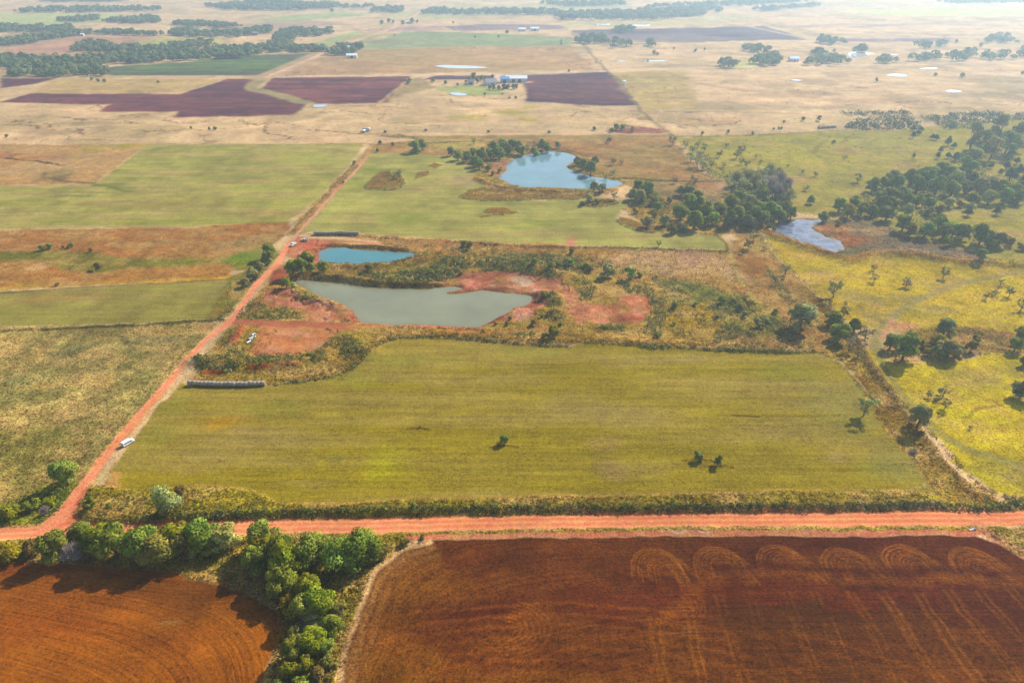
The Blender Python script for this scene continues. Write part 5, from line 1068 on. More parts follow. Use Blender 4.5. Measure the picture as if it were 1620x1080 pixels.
fringe('tall_grass', [[(505,420.5),(540,421),(600,421),(640,416),(656,407),(700,404)], [(470,441),(513,440),(578,447),(625,450),(679,452)]], 2.0, 1.6, (.5, 1.2), 8, STRAW+OL+YE[:1], 'orange and green grass on the dam between the clay ponds', .2)
fringe('tall_grass', [[(620,517),(680,519),(720,520),(765,521)], [(680,530),(760,533),(850,538)]], 1.6, 1.4, (.4, .9), 7, STRAW, 'straw grass on the south shore of the large pond', .3)
fringe('tall_grass', [[(1362,563),(1390,604),(1430,643),(1480,693),(1535,755),(1575,781),(1620,790)]], 1.2, 2.0, (.5, 1.1), 7, OL+STRAW+DK[:1], 'rank grass where the corridor meets the yellow pasture', .3)
fringe('tall_grass', [[(95,765),(120,745),(145,722),(180,685),(225,632)], [(255,600),(290,560),(318,530)], [(345,508),(372,478),(395,445)]], 1.2, 1.6, (.3, .7), 6, STRAW+OL, 'rough grass along the west edge of the dirt track', .4)
fringe('tall_grass', [[(455,372),(485,342),(525,298),(555,265)]], 1.6, 1.0, (.4, .9), 6, STRAW+YE, 'pale grass along the upper dirt track', .3)
fringe('weeds', [[(0,524),(130,519),(250,513),(330,508.5),(346,504)]], .9, 2.0, (.4, .8), 7, OL+DK[:1], 'dark grass along the fence by the rough pasture', .2)

tufts('weeds', scatter([[(1085,222),(1280,213),(1450,206),(1540,200),(1500,245),(1400,290),(1330,320),(1240,262),(1150,262)]], .006), (.7, 1.5), 8, OL+DK, 'scattered weed clumps on the upper right pasture', leaf=.45)
tufts('weeds', scatter([[(1250,425),(1340,414),(1430,405),(1620,426),(1620,528),(1400,515),(1340,512),(1300,470)], [(1400,590),(1480,575),(1620,566),(1620,780),(1540,750)]], .02), (.3, .8), 7, OL+YE, 'scattered weed clumps in the yellow pasture', leaf=.45)
tufts('weeds', scatter([[(0,372),(300,362),(440,356),(440,380),(330,410),(0,400)], [(0,416),(90,418),(100,432),(250,425),(366,420),(360,438),(0,460)], [(0,398),(100,398),(330,410),(400,396),(380,422),(100,430),(0,410)]], .05), (.3, .9), 7, OL+STRAW, 'grass clumps in the western pasture', ground=.5, leaf=.45)
tufts('weeds', scatter([[(0,170),(270,190),(480,190),(600,205),(600,212),(0,225)], [(600,165),(830,165),(1000,172),(1050,208),(600,205)], [(1010,130),(1300,125),(1620,140),(1620,185),(1280,200),(1060,208)]], .0012), (.8, 1.8), 8, OL+[(.14,.12,.06)], 'scattered weeds on the tan pasture far beyond', leaf=.45)

SG = [(.10,.12,.04),(.14,.14,.05),(.08,.10,.03),(.17,.15,.06)]
tufts('scrub', scatter([[(1035,438),(1090,442),(1190,462),(1245,500),(1285,552),(1130,552),(1050,520),(1060,480)], [(880,415),(960,420),(1045,440),(1040,455),(960,440),(890,430)]], .30, cut=(.47, 9, 91)), (.5, 1.5), 9, SG, 'low green brush of the rough ground between pads and corridor', ground=.15, leaf=.45)
tufts('scrub', scatter([[(600,385),(700,388),(900,400),(1000,420),(880,432),(780,425),(660,432),(640,415)]], .28, cut=(.45, 7, 93)), (.6, 1.7), 10, SG+DK, 'mixed brush on the bank above the large pond', ground=.1, leaf=.45)
tufts('scrub', scatter([[(1205,370),(1240,425),(1330,545),(1300,550),(1200,430),(1175,380)]], .2, cut=(.5, 6, 95)), (.5, 1.4), 9, SG, 'low brush in the upper corridor', ground=.2, leaf=.45)

tufts('undergrowth', scatter([[(0,872),(140,862),(380,856),(400,848),(600,866),(585,905),(545,975),(520,1090),(425,1090),(448,1005),(440,965),(400,930),(380,890),(290,892),(110,888),(0,884)]], .22), (.8, 1.8), 10, [(.07,.085,.02),(.09,.10,.028),(.055,.07,.018)], 'leafy undergrowth beneath the roadside hedge', ground=.1, leaf=.45)
# ------------------------------------------------------------------ distant trees
def far_wood(polys, label, r=(2.6, 4.8), cover=1.0, tones=None, nleaf=55, name='woodland', seed=0):
    tones = tones or [(.075,.105,.045), (.10,.13,.05), (.12,.14,.06)]
    out = []
    for pts in polys:
        P = wpoly(pts); lo, hi = P.min(0), P.max(0)
        n = max(3, int((hi-lo).prod()*cover/(math.pi*(np.mean(r))**2)))
        p = lo+rng.random((n, 2))*(hi-lo); out.append(p[sdf_poly(P, p[:, 0], p[:, 1]) > -1])
    p = np.vstack(out); n = len(p); z = Z[glook(p[:, 0], p[:, 1])]
    s = rng.uniform(*r, n); h = s*rng.uniform(1.0, 1.45, n)
    d = rng.normal(size=(n, nleaf, 3)); d /= np.linalg.norm(d, axis=2)[:, :, None]
    d[:, :, 2] = np.where(d[:, :, 2] < -.5, -d[:, :, 2], d[:, :, 2])
    q = d*rng.uniform(.7, 1.08, (n, nleaf, 1))*np.stack([s, s, h*.62], 1)[:, None]
    q[:, :, 2] += (h*.7)[:, None]; q[:, :, 2] = np.maximum(q[:, :, 2], .2)
    c = np.array(tones)[rng.integers(0, len(tones), n)]*rng.uniform(.75, 1.3, n)[:, None]
    cen = (q+np.stack([p[:, 0], p[:, 1], z], 1)[:, None]).reshape(-1, 3)
    V, T, N_ = leaves(cen, d.reshape(-1, 3), np.repeat(s*.62, nleaf), np.repeat(c, nleaf, 0)*rng.uniform(.8, 1.25, n*nleaf)[:, None], .6)
    o = link(name, np_mesh(name, V, np.arange(len(V)).reshape(-1, 4), T, nrm=N_), None, M_TUFT)
    tag(o, label, 'woodland', kind='stuff'); return n
W = lambda ox, oy, k, p: zm(ox, oy, k, p)
a_ = 6.23
cnt = 0
cnt += far_wood([W(0,30,a_,[(0,385),(200,395),(480,405),(900,385),(1300,350),(1620,320),(1620,430),(1300,445),(960,465),(640,450),(200,465),(180,500),(0,495)]), W(250,30,a_,[(0,330),(200,340),(600,300),(900,295),(1060,280),(1060,330),(980,375),(600,400),(200,420),(0,430)])], 'broad belt of trees winding behind the green crop field')
cnt += far_wood([W(250,30,a_,[(1050,290),(1140,250),(1180,150),(1400,110),(1600,120),(1600,175),(1340,185),(1335,260),(1250,280),(1620,290),(1620,325),(1300,330),(1050,332)])], 'trees turning north at the east end of the creek belt')
cnt += far_wood([W(0,30,a_,[(95,560),(130,520),(300,490),(480,470),(740,480),(760,560),(600,570),(480,572),(300,572),(120,572)]), W(0,30,a_,[(770,560),(760,490),(900,470),(1080,530),(1060,565),(900,575)])], 'two clumps of trees beside the violet field on the left')
cnt += far_wood([W(0,30,a_,[(725,325),(740,280),(900,240),(1040,225),(1060,290),(1300,285),(1620,295),(1620,340),(1300,335),(1000,335)]), W(250,30,a_,[(0,305),(200,260),(400,225),(530,240),(500,270),(300,300),(80,340),(0,335)])], 'tongue of trees between the pink field and the pale field')
cnt += far_wood([W(0,30,a_,[(0,275),(0,235),(200,200),(400,165),(640,140),(920,135),(900,155),(700,180),(480,210),(200,265)]), W(0,30,a_,[(920,150),(1150,130),(1400,150),(1600,165),(1590,180),(1300,165),(1000,160)])], 'slanting belt of trees above the pink field')
cnt += far_wood([W(0,30,a_,[(0,80),(60,70),(160,90),(280,100),(400,75),(440,110),(700,75),(715,110),(700,135),(400,135),(0,135)]), [(88,33),(120,30),(158,28),(155,33),(120,36)], [(163,35),(200,31),(240,28),(256,31),(250,37),(200,38)], [(272,39),(300,36),(345,40),(384,43),(350,45),(300,43)]], 'middle-distance tree lines on the far left')
cnt += far_wood([W(250,30,a_,[(125,165),(160,130),(330,95),(345,140),(480,145),(620,150),(880,115),(1060,95),(1120,110),(1100,140),(800,180),(620,190),(300,180)])], 'trees around the white-roofed farm on the left')
cnt += far_wood([[(22,19.5),(90,15),(130,16),(255,15),(250,18),(130,21),(40,20.5)], [(322,11),(360,8),(440,3),(500,9),(535,8),(530,14),(450,18),(360,17)], [(60,2),(120,0),(210,1),(180,4),(70,4)]], 'hazy woods near the top left', r=(3.5, 6.5), cover=.7)
cnt += far_wood([W(500,0,a_,[(90,545),(180,480),(280,455),(420,465),(500,465),(400,510),(330,555),(200,550)]), W(500,0,a_,[(0,490),(100,480),(100,515),(0,515)]), W(500,0,a_,[(0,330),(90,310),(150,290),(165,330),(60,365),(0,355)])], 'farmstead trees beside the slanting section road')
cnt += far_wood([W(500,0,a_,[(525,130),(570,100),(700,80),(850,100),(860,130)]), W(500,0,a_,[(230,75),(560,75),(560,85),(230,85)]), W(500,0,a_,[(0,80),(0,45),(230,45),(200,80)]), W(500,0,a_,[(1060,145),(1100,110),(1290,105),(1300,125),(1620,125),(1620,155)])], 'hazy tree lines along the top centre', r=(3.2, 6), cover=.75)
cnt += far_wood([[(760,18),(870,19),(885,22),(1010,20),(1080,14),(1130,14),(1140,20),(1080,28),(1030,33),(890,32),(872,25),(770,24)], [(850,7),(960,4),(1000,9),(900,12)], [(1000,14),(1080,10),(1180,3),(1300,2),(1180,10)], [(1480,3),(1620,0),(1620,5),(1500,7)], [(1190,17),(1290,9),(1300,11),(1210,19)], [(1080,22),(1110,21),(1115,26),(1080,28)]], 'hazy forest along the top right of centre', r=(3.5, 6.5), cover=.6)
cnt += far_wood([[(912,68),(925,62),(955,61),(962,68),(920,71)], [(958,70),(985,69),(1000,74),(965,77)], [(1016,73),(1025,69),(1036,76),(1020,77)], [(1284,66),(1310,64),(1340,70),(1310,72)], [(968,48),(1005,48),(1000,53),(970,53)]], 'clumps of trees on the far plain right of centre', r=(3.5, 6), cover=.8)
cnt += far_wood([[(1190,103),(1198,92),(1222,88),(1238,100),(1220,106)], [(1268,104),(1290,96),(1312,91),(1345,98),(1330,105)], [(1134,107),(1150,101),(1168,107),(1150,109)], [(1270,88),(1290,83),(1310,85),(1300,91)], [(1352,84),(1362,79),(1375,83),(1365,86)], [(1372,99),(1400,96),(1430,100),(1400,102)], [(1160,80),(1200,76),(1224,82),(1190,84)]], 'trees around the farm along the north road on the right', r=(3.2, 5.5), cover=.8)
cnt += far_wood([[(1520,96),(1540,90),(1560,86),(1570,96)], [(1575,96),(1590,84),(1620,82),(1625,96)], [(1445,76),(1470,70),(1495,72),(1490,78),(1450,78)], [(1500,97),(1520,93),(1530,97)], [(1560,66),(1580,60),(1600,64),(1620,70),(1560,70)], [(1440,96),(1500,86),(1560,84),(1540,90),(1450,98)]], 'scattered tree clumps on the right plain', r=(3, 5.5), cover=.45)
lots('tree', 'broad', 'blue', [(79,43,3),(103,43,5),(205,36,2),(480,46,2),(525,17,3),(604,36,4),(615,33,4),(622,35,3),(637,36,4),(652,34,4),(660,34,3),(645,34,3),(668,17.5,3),(802,51,3.5),(735,130,0.1)][:14])
flush('single trees far off on the plain', 'far off in the haze')
lots('tree', 'broad', 'dark', [(743,128,4,'dark'),(749,121,5,'mid'),(755,128,4,'dark'),(762,123,5,'dark'),(768,126,4,'dark'),(770,129,4,'dark'),(779,122,4,'dark'),(724,134,2.4,'olive'),(705,131,3,'dark'),(737,129,2.5,'dark'),(685,127,4,'dark')])
flush('farmyard trees beyond the pasture', 'in the distant farmyard')
lots('tree', 'broad', 'dark', [(775,139,3.5,'blue'),(781,139,4),(789,139,4),(797,138,4,'olive'),(804,137,4),(812,138,4),(817,137,4,'olive'),(767,149,2.2),(795,149,1.6),(806,155,2),(816,155,2.5),(648,128,4),(645,130,3.5)])
flush('row of yard trees in front of the white barn', 'in the row in front of the distant white barn')
lots('tree', 'broad', 'blue', [(624,56,1.6),(717,36,2),(752,58,2.2),(789,58,2),(888,65,2.2),(1002,30,3),(888,70,2),(1035,83,4),(900,112,2.5),(1040,86,2.5),(1025,96,2),(1320,80,3),(1100,80,3),(1115,78,2),(1170,97,2),(1066,77,2),(1480,118,3),(1387,127,3),(1523,119,4),(1618,116,3),(1592,87,3),(1552,71,4),(1500,66,2),(1445,66,1.6),(1592,64,4),(1513,66,3)])
flush('tiny far trees scattered over the plain', 'tiny and blue with haze on the far plain')

# ------------------------------------------------------------------ bmesh helpers for built things
import bmesh
def bm_obj(name, build, mat, parent=None, smooth=False, bevel=0):
    bm = bmesh.new(); build(bm)
    if bevel: bmesh.ops.bevel(bm, geom=bm.edges[:], offset=bevel, segments=2, affect='EDGES')
    bmesh.ops.recalc_face_normals(bm, faces=bm.faces[:])
    me = bpy.data.meshes.new(name); bm.to_mesh(me); bm.free()
    if smooth: me.polygons.foreach_set('use_smooth', np.ones(len(me.polygons), bool))
    me.materials.append(mat); return link(name, me, parent)
def box(bm, x0, x1, y0, y1, z0, z1, tp=0.0):
    v = [bm.verts.new(p) for p in ((x0,y0,z0),(x1,y0,z0),(x1,y1,z0),(x0,y1,z0),(x0+tp,y0+tp,z1),(x1-tp,y0+tp,z1),(x1-tp,y1-tp,z1),(x0+tp,y1-tp,z1))]
    for f in ((3,2,1,0),(4,5,6,7),(0,1,5,4),(1,2,6,5),(2,3,7,6),(3,0,4,7)): bm.faces.new([v[k] for k in f])
def cyl(bm, a, b, r, n=16, r2=None):
    a, b = Vector(a), Vector(b); d = (b-a).normalized(); u = d.orthogonal().normalized(); w_ = d.cross(u); r2 = r if r2 is None else r2
    A = [bm.verts.new(a+(u*math.cos(t)+w_*math.sin(t))*r) for t in np.linspace(0, 2*math.pi, n, endpoint=False)]
    Bv = [bm.verts.new(b+(u*math.cos(t)+w_*math.sin(t))*r2) for t in np.linspace(0, 2*math.pi, n, endpoint=False)]
    for k in range(n): bm.faces.new((A[k], A[(k+1) % n], Bv[(k+1) % n], Bv[k]))
    bm.faces.new(A[::-1]); bm.faces.new(Bv)
def prism(bm, prof, y0, y1, inset=0.0):
    """outline in x-z pushed from y0 to y1"""
    A = [bm.verts.new((a, y0, b)) for a, b in prof]; Bv = [bm.verts.new((a, y1, b)) for a, b in prof]; n = len(prof)
    for k in range(n): bm.faces.new((A[k], A[(k+1) % n], Bv[(k+1) % n], Bv[k]))
    bm.faces.new(A[::-1]); bm.faces.new(Bv)
def ground_z(X, Y): return float(Z[glook(np.array([X]), np.array([Y]))][0])
P_WHITE = simple_mat('white_paint', (.78, .78, .77), .35, .04, 3, spec=.5); P_GLASS = simple_mat('dark_glass', (.02, .025, .03), .08, .1, 3, spec=.6)
P_TYRE = simple_mat('tyre_rubber', (.02, .02, .02), .85, .2, 8); P_RIM = simple_mat('wheel_rim', (.45, .45, .46), .35, .1, 5, .8); P_DARK = simple_mat('dark_trim', (.03, .03, .033), .6, .2, 5)
P_LAMP = simple_mat('headlamp', (.7, .7, .68), .2, .05, 5); P_RED = simple_mat('tail_lamp', (.35, .02, .015), .25, .1, 5); P_SILV = simple_mat('silver_paint', (.5, .51, .53), .35, .05, 3, .4)
def wheels(root, xs, half, r, name='wheel'):
    for wx in xs:
        for s in (-1, 1):
            t = bm_obj(name, lambda bm: cyl(bm, (wx, s*(half-.22), r), (wx, s*half, r), r, 20), P_TYRE, root, False, .03)
            bm_obj('rim', lambda bm: cyl(bm, (wx, s*half, r), (wx, s*(half+.02), r), r*.6, 14), P_RIM, t)
def van(X, Y, yaw):
    root = empty('van', (X, Y, ground_z(X, Y)+.02), yaw)
    prof = [(-2.45,.42),(2.35,.42),(2.5,.62),(2.48,.98),(2.25,1.14),(1.75,1.24),(1.15,1.95),(.85,2.02),(-2.2,2.04),(-2.42,1.9)]
    body = bm_obj('body', lambda bm: prism(bm, prof, -.98, .98), P_WHITE, root, False, .07)
    bm_obj('windscreen', lambda bm: prism(bm, [(1.74,1.29),(1.22,1.90),(1.26,1.93),(1.78,1.31)], -.80, .80), P_GLASS, root)
    bm_obj('rear_window', lambda bm: box(bm, -2.50, -2.465, -.75, .75, 1.3, 1.82), P_GLASS, root)
    for s in (-1, 1):
        for x0, x1 in ((.35, 1.25), (-.75, .25), (-1.95, -.85)):
            bm_obj('side_window', lambda bm: prism(bm, [(x0,1.3),(x1,1.3),(x1-.05 if x1 < 1 else x1-.42,1.82),(x0+.03,1.82)], s*.985, s*.997), P_GLASS, root)
        bm_obj('headlight', lambda bm: box(bm, 2.44, 2.52, s*.62-.2, s*.62+.2, .82, .98), P_LAMP, root)
        bm_obj('tail_light', lambda bm: box(bm, -2.5, -2.47, s*.86-.07, s*.86+.07, .9, 1.3), P_RED, root)
        bm_obj('mirror', lambda bm: box(bm, 1.2, 1.36, s*1.1-.1, s*1.1+.1, 1.25, 1.5), P_DARK, root, False, .02)
    bm_obj('bumper', lambda bm: box(bm, 2.42, 2.6, -.92, .92, .42, .66), P_WHITE, root, False, .04)
    wheels(root, (-1.55, 1.5), 1.0, .36); return root
def pickup(X, Y, yaw, paint):
    root = empty('pickup_truck', (X, Y, ground_z(X, Y)+.02), yaw)
    prof = [(-2.8,.55),(2.7,.55),(2.85,.75),(2.8,1.05),(2.6,1.15),(1.35,1.22),(.75,1.82),(-.75,1.86),(-.98,1.24),(-1.0,1.15),(-2.8,1.15)]
    bm_obj('body', lambda bm: prism(bm, prof, -.97, .97), paint, root, False, .05)
    bm_obj('bed_liner', lambda bm: box(bm, -2.7, -1.08, -.82, .82, 1.152, 1.17), P_DARK, root)
    for s in (-1, 1):
        bm_obj('bed_side', lambda bm: box(bm, -2.78, -1.0, s*.9-.06, s*.9+.06, 1.15, 1.36), paint, root)
        bm_obj('side_window', lambda bm: prism(bm, [(-.8,1.27),(1.1,1.27),(.7,1.74),(-.68,1.76)], s*.975, s*.99), P_GLASS, root)
        bm_obj('headlight', lambda bm: box(bm, 2.8, 2.87, s*.7-.18, s*.7+.18, .85, 1.05), P_LAMP, root)
        bm_obj('mirror', lambda bm: box(bm, .95, 1.1, s*1.1-.12, s*1.1+.12, 1.25, 1.5), P_DARK, root)
    bm_obj('tailgate', lambda bm: box(bm, -2.86, -2.79, -.84, .84, .8, 1.36), paint, root)
    bm_obj('windscreen', lambda bm: prism(bm, [(1.33,1.26),(.78,1.80),(.82,1.82),(1.38,1.28)], -.78, .78), P_GLASS, root)
    bm_obj('rear_window', lambda bm: prism(bm, [(-.80,1.8),(-.97,1.30),(-1.0,1.31),(-.84,1.82)], -.7, .7), P_GLASS, root)
    wheels(root, (-1.75, 1.8), 1.0, .4); return root
X, Y = at(203, 702); v_ = van(X, Y, R(60)); v_.scale = (.68,)*3; tag(v_, 'white passenger van parked on the grass edge of the red dirt track', 'van')
X, Y = at(464, 388); v_ = pickup(X, Y, R(70), P_WHITE); v_.scale = (.66,)*3; tag(v_, 'white pickup truck standing on the track near the blue pond', 'pickup truck', 'pickups in the clay yard')
X, Y = at(482, 381); v_ = pickup(X, Y, R(170), P_SILV); v_.scale = (.66,)*3; tag(v_, 'silver pickup truck parked across the clay yard behind the white pickup', 'pickup truck', 'pickups in the clay yard')

# ------------------------------------------------------------------ round hay bales in rows
P_BALE = simple_mat('weathered_hay', tuple(alb((190, 176, 158))), .95, .25, 6); P_CUT = simple_mat('cut_hay', tuple(alb((196, 140, 80))), .95, .3, 9)
def bale(name, rad, ln):
    bm = bmesh.new(); n = 20; rings = [(-ln/2, rad*.94), (-ln/2+.08, rad), (-ln*.17, rad*.985), (-ln*.15, rad*1.0), (ln*.15, rad), (ln*.17, rad*.985), (ln/2-.08, rad), (ln/2, rad*.94)]
    vs = [[bm.verts.new((a, r*math.cos(t), rad*.97+r*math.sin(t)*(1 if math.sin(t) > -.8 else .93))) for t in np.linspace(0, 2*math.pi, n, endpoint=False)] for a, r in rings]
    for j in range(len(rings)-1):
        for k in range(n): bm.faces.new((vs[j][k], vs[j][(k+1) % n], vs[j+1][(k+1) % n], vs[j+1][k])).smooth = True
    for ring in (vs[0][::-1], vs[-1]): bm.faces.new(ring).material_index = 1
    bmesh.ops.recalc_face_normals(bm, faces=bm.faces[:])
    me = bpy.data.meshes.new(name); bm.to_mesh(me); bm.free(); me.materials.append(P_BALE); me.materials.append(P_CUT)
    return me
def bale_row(pts, count, label, group, rad=.85, ln=1.42):
    P = np.array([at(*p) for p in pts]); seg = np.linalg.norm(np.diff(P, axis=0), axis=1); cum = np.concatenate([[0], np.cumsum(seg)])
    me = bale('hay_bale', rad, cum[-1]/count*.975)
    for k in range(count):
        s = (k+.5)/count*cum[-1]; X = np.interp(s, cum, P[:, 0]); Y = np.interp(s, cum, P[:, 1]); j = min(np.searchsorted(cum, s)-1, len(seg)-1)
        o = bpy.data.objects.new('hay_bale', me); COL.objects.link(o); o.location = (X+random.uniform(-.05, .05), Y+random.uniform(-.14, .14), ground_z(X, Y)+.02); o.rotation_euler = (random.uniform(-.3, .3)*0, 0, math.atan2(P[j+1][1]-P[j][1], P[j+1][0]-P[j][0])+random.uniform(-.07, .07))
        o.scale = (1, random.uniform(.9, 1.06), random.uniform(.88, 1.06))
        tag(o, label, 'hay bale', group)
bale_row([(299,608.5),(352,610.5),(385,610.5),(420,609)], 19, 'pale round hay bale in the long row at the edge of the mown meadow', 'row of round bales at the near meadow')
bale_row([(497,371.5),(568,371.5)], 15, 'grey round hay bale in the row at the near edge of the upper parcel', 'row of round bales in the upper parcel', .9)
bale_row([(1294,204),(1322,202)], 10, 'grey round hay bale in the far row at the edge of the right pasture', 'far row of round bales', 1.0)
ln_ = ['leftmost', 'second from left', 'third from left', 'rightmost']
me = bale('hay_bale', 1.0, 2.0)
for k, (a, b) in enumerate(((610,210),(674,207.5),(773,209.5),(869,210.5))):
    X, Y = at(a, b); o = bpy.data.objects.new('hay_bale', me); COL.objects.link(o); o.location = (X, Y, ground_z(X, Y)); o.rotation_euler = (0, 0, R(-20+15*k))
    tag(o, f'{ln_[k]} of the dark single hay bales spaced along the north boundary', 'hay bale', 'single bales along the north boundary')

# ------------------------------------------------------------------ buildings far off
def building(px, py, wd, dp, h, rh, yaw, wall, roof, label, name='farm_house', doors=1, wins=3, chimney=False):
    X, Y = at(px, py); root = empty(name, (X, Y, ground_z(X, Y)), yaw)
    wl = bm_obj('wall', lambda bm: prism(bm, [(-wd/2,-.3),(wd/2,-.3),(wd/2,h),(-wd/2,h)], -dp/2, dp/2), wall, root)
    def rf(bm):
        o = .4
        for s in (-1, 1):
            v = [(-wd/2-o, s*(dp/2+o), h-.15), (wd/2+o, s*(dp/2+o), h-.15), (wd/2+o, 0, h+rh), (-wd/2-o, 0, h+rh)]
            a_v = [bm.verts.new(q) for q in v]+[bm.verts.new((q[0], q[1], q[2]+.12)) for q in v]
            for f in ((0,1,2,3),(4,5,6,7),(0,1,5,4),(1,2,6,5),(2,3,7,6),(3,0,4,7)): bm.faces.new([a_v[k] for k in f])
    r_ = bm_obj('roof', rf, roof, root)
    def gb(bm):
        for s in (-1, 1):
            v = [bm.verts.new(q) for q in ((s*(wd/2-.02), -dp/2, h), (s*(wd/2-.02), dp/2, h), (s*(wd/2-.02), 0, h+rh-.1))]; bm.faces.new(v)
    bm_obj('gable', gb, wall, root)
    for k in range(doors):
        dx = -wd/2+(k+.5)*wd/max(doors, 1)*.6+wd*.2
        bm_obj('door', lambda bm: box(bm, dx-(.5 if name == 'farm_house' else 1.6), dx+(.5 if name == 'farm_house' else 1.6), -dp/2-.03, -dp/2-.005, 0, 2.1 if name == 'farm_house' else h*.8), P_DARK, root)
    for k in range(wins):
        dx = -wd/2+(k+.5)*wd/wins
        if name == 'farm_house' and abs(dx) < .8: continue
        bm_obj('window', lambda bm: box(bm, dx-.5, dx+.5, -dp/2-.03, -dp/2-.005, 1, 2.1), P_GLASS, root)
    if chimney: bm_obj('chimney', lambda bm: box(bm, wd*.2, wd*.2+.6, -.3, .3, h+rh*.5, h+rh+.7), P_BRICK, r_)
    tag(root, label, 'house' if name == 'farm_house' else 'barn')
P_BRICK = simple_mat('brick', (.25, .11, .07), .9, .2, 6); P_WALL = simple_mat('cream_siding', (.55, .52, .46), .8, .08, 3); P_SHNG = simple_mat('grey_shingle', (.2, .19, .2), .85, .2, 5)
P_TIN = simple_mat('white_metal_roof', (.72, .74, .76), .4, .06, 1.5); P_BLUE = simple_mat('blue_metal_roof', (.12, .27, .48), .45, .08, 2); P_BWALL = simple_mat('blue_metal_wall', (.2, .34, .5), .6, .08, 2)
building(817, 129.5, 22, 9, 4, 2.2, 0, P_WALL, P_TIN, 'long low white-roofed barn at the corner of the violet field', 'barn', 2, 0)
building(798.5, 130.5, 9, 7, 4, 1.8, 0, P_BWALL, P_BLUE, 'blue-roofed shed left of the long white barn', 'barn', 1, 0)
building(776, 134, 12, 9, 3, 3, R(25), P_WALL, P_SHNG, 'grey-roofed farmhouse at the end of the pale driveway', 'farm_house', 1, 4, True)
building(745, 133.5, 7, 5, 2.8, 1.8, 0, P_WALL, P_SHNG, 'small grey-roofed outbuilding left of the farmhouse', 'shed', 1, 0)
building(801, 140, 5, 3.5, 2.5, .9, 0, P_WALL, P_BLUE, 'small light blue-roofed shed among the yard trees', 'shed', 1, 0)
building(1255, 97, 11, 8, 3.5, 2, 0, P_WALL, P_BLUE, 'blue-roofed house between trees along the north road', 'farm_house', 1, 3)
building(557, 92, 13, 7, 3.5, 1.8, R(5), P_WALL, P_TIN, 'white-roofed shed below the farmstead trees', 'barn', 1, 0)
building(550, 79.5, 9, 7, 3.2, 2.2, R(15), P_WALL, P_TIN, 'pale house inside the farmstead trees', 'farm_house', 1, 3)
building(310, 52.5, 20, 9, 4, 2, R(-8), P_WALL, P_TIN, 'long white-roofed farm building among far left trees', 'barn', 2, 0)
building(404, 56, 9, 7, 3.5, 2.2, R(10), P_BRICK, P_SHNG, 'red-walled house at the end of the left tree belt', 'farm_house', 1, 3)
building(131, 57.5, 5, 4, 3, 1.2, 0, P_WALL, P_TIN, 'tiny white shed at the edge of the pink field', 'shed', 1, 0)
building(47, 112, 9, 7, 3.2, 2, R(20), P_WALL, P_TIN, 'pale house hidden in the left clump of trees', 'farm_house', 1, 2)
building(826, 49.5, 12, 8, 3.5, 2, 0, P_WALL, P_TIN, 'left of the pale buildings at the far farmstead', 'farm_house', 1, 3)
building(846, 49, 14, 8, 4, 2, 0, P_WALL, P_TIN, 'right of the pale buildings at the far farmstead', 'barn', 1, 0)
building(648, 37.5, 10, 8, 3.5, 2, 0, P_WALL, P_TIN, 'pale house beside the far crossroads trees', 'farm_house', 1, 3)
building(706, 19.5, 10, 8, 3.5, 2.4, 0, P_WALL, P_TIN, 'white house in the hazy tree line at the top', 'farm_house', 1, 3)
building(73, 46, 9, 7, 3.2, 2, 0, P_WALL, P_TIN, 'white house between the far left tree lines', 'farm_house', 1, 3)
building(96, 45.5, 6, 5, 3.2, 1.6, 0, P_WALL, P_TIN, 'small white house beside a round tree far left', 'farm_house', 1, 2)

# ------------------------------------------------------------------ tanks, scrap, culvert, fences
def tank(px, py, ln, r, yaw, label):
    X, Y = at(px, py); root = empty('storage_tank', (X, Y, ground_z(X, Y)), yaw)
    def b(bm):
        prev = None; n = 18
        for a, q in ((-ln/2-r*.5, .05), (-ln/2-r*.35, r*.6), (-ln/2, r), (ln/2, r), (ln/2+r*.35, r*.6), (ln/2+r*.5, .05)):
            ring = [bm.verts.new((a, q*math.cos(t), r+.5+q*math.sin(t))) for t in np.linspace(0, 2*math.pi, n, endpoint=False)]
            if prev: [bm.faces.new((prev[k], prev[(k+1) % n], ring[(k+1) % n], ring[k])) for k in range(n)]
            prev = ring
    bm_obj('tank_shell', b, P_SILV if 'silver' in label else P_WHITE, root, True)
    for sx in (-ln*.32, ln*.32): bm_obj('saddle', lambda bm: box(bm, sx-.15, sx+.15, -r*.8, r*.8, 0, .75), P_DARK, root)
    tag(root, label, 'tank', 'tanks on the pasture')
tank(580, 208, 5, 1.1, R(8), 'large silver tank lying beside the north end of the track')
tank(575, 210, 3, .9, R(50), 'smaller silver tank in front of the large one by the track')
def upright(px, py, r, h, label):
    X, Y = at(px, py); root = empty('storage_tank', (X, Y, ground_z(X, Y)))
    bm_obj('tank_shell', lambda bm: cyl(bm, (0, 0, 0), (0, 0, h), r, 24), P_WHITE, root)
    bm_obj('tank_roof', lambda bm: cyl(bm, (0, 0, h), (0, 0, h+.5), r*1.01, 24, .2), P_WHITE, root)
    tag(root, label, 'tank', 'tanks on the pasture')
upright(987.5, 133.5, 1.7, 3.2, 'white upright tank right of the large violet field')
P_PALE = simple_mat('pale_plastic', (.62, .7, .76), .5, .12, 4)
X, Y = at(391, 543.5); Xb, Yb = at(397, 540)
pp = bm_obj('pipe', lambda bm: cyl(bm, (X, Y, .35), (Xb, Yb, .35), .22, 16), P_WHITE); tag(pp, 'white pipe lying on dry grass beside the clay pad', 'pipe')
drl = ['leftmost', 'second from left', 'third from left', 'fourth from left', 'fifth from left', 'rightmost']
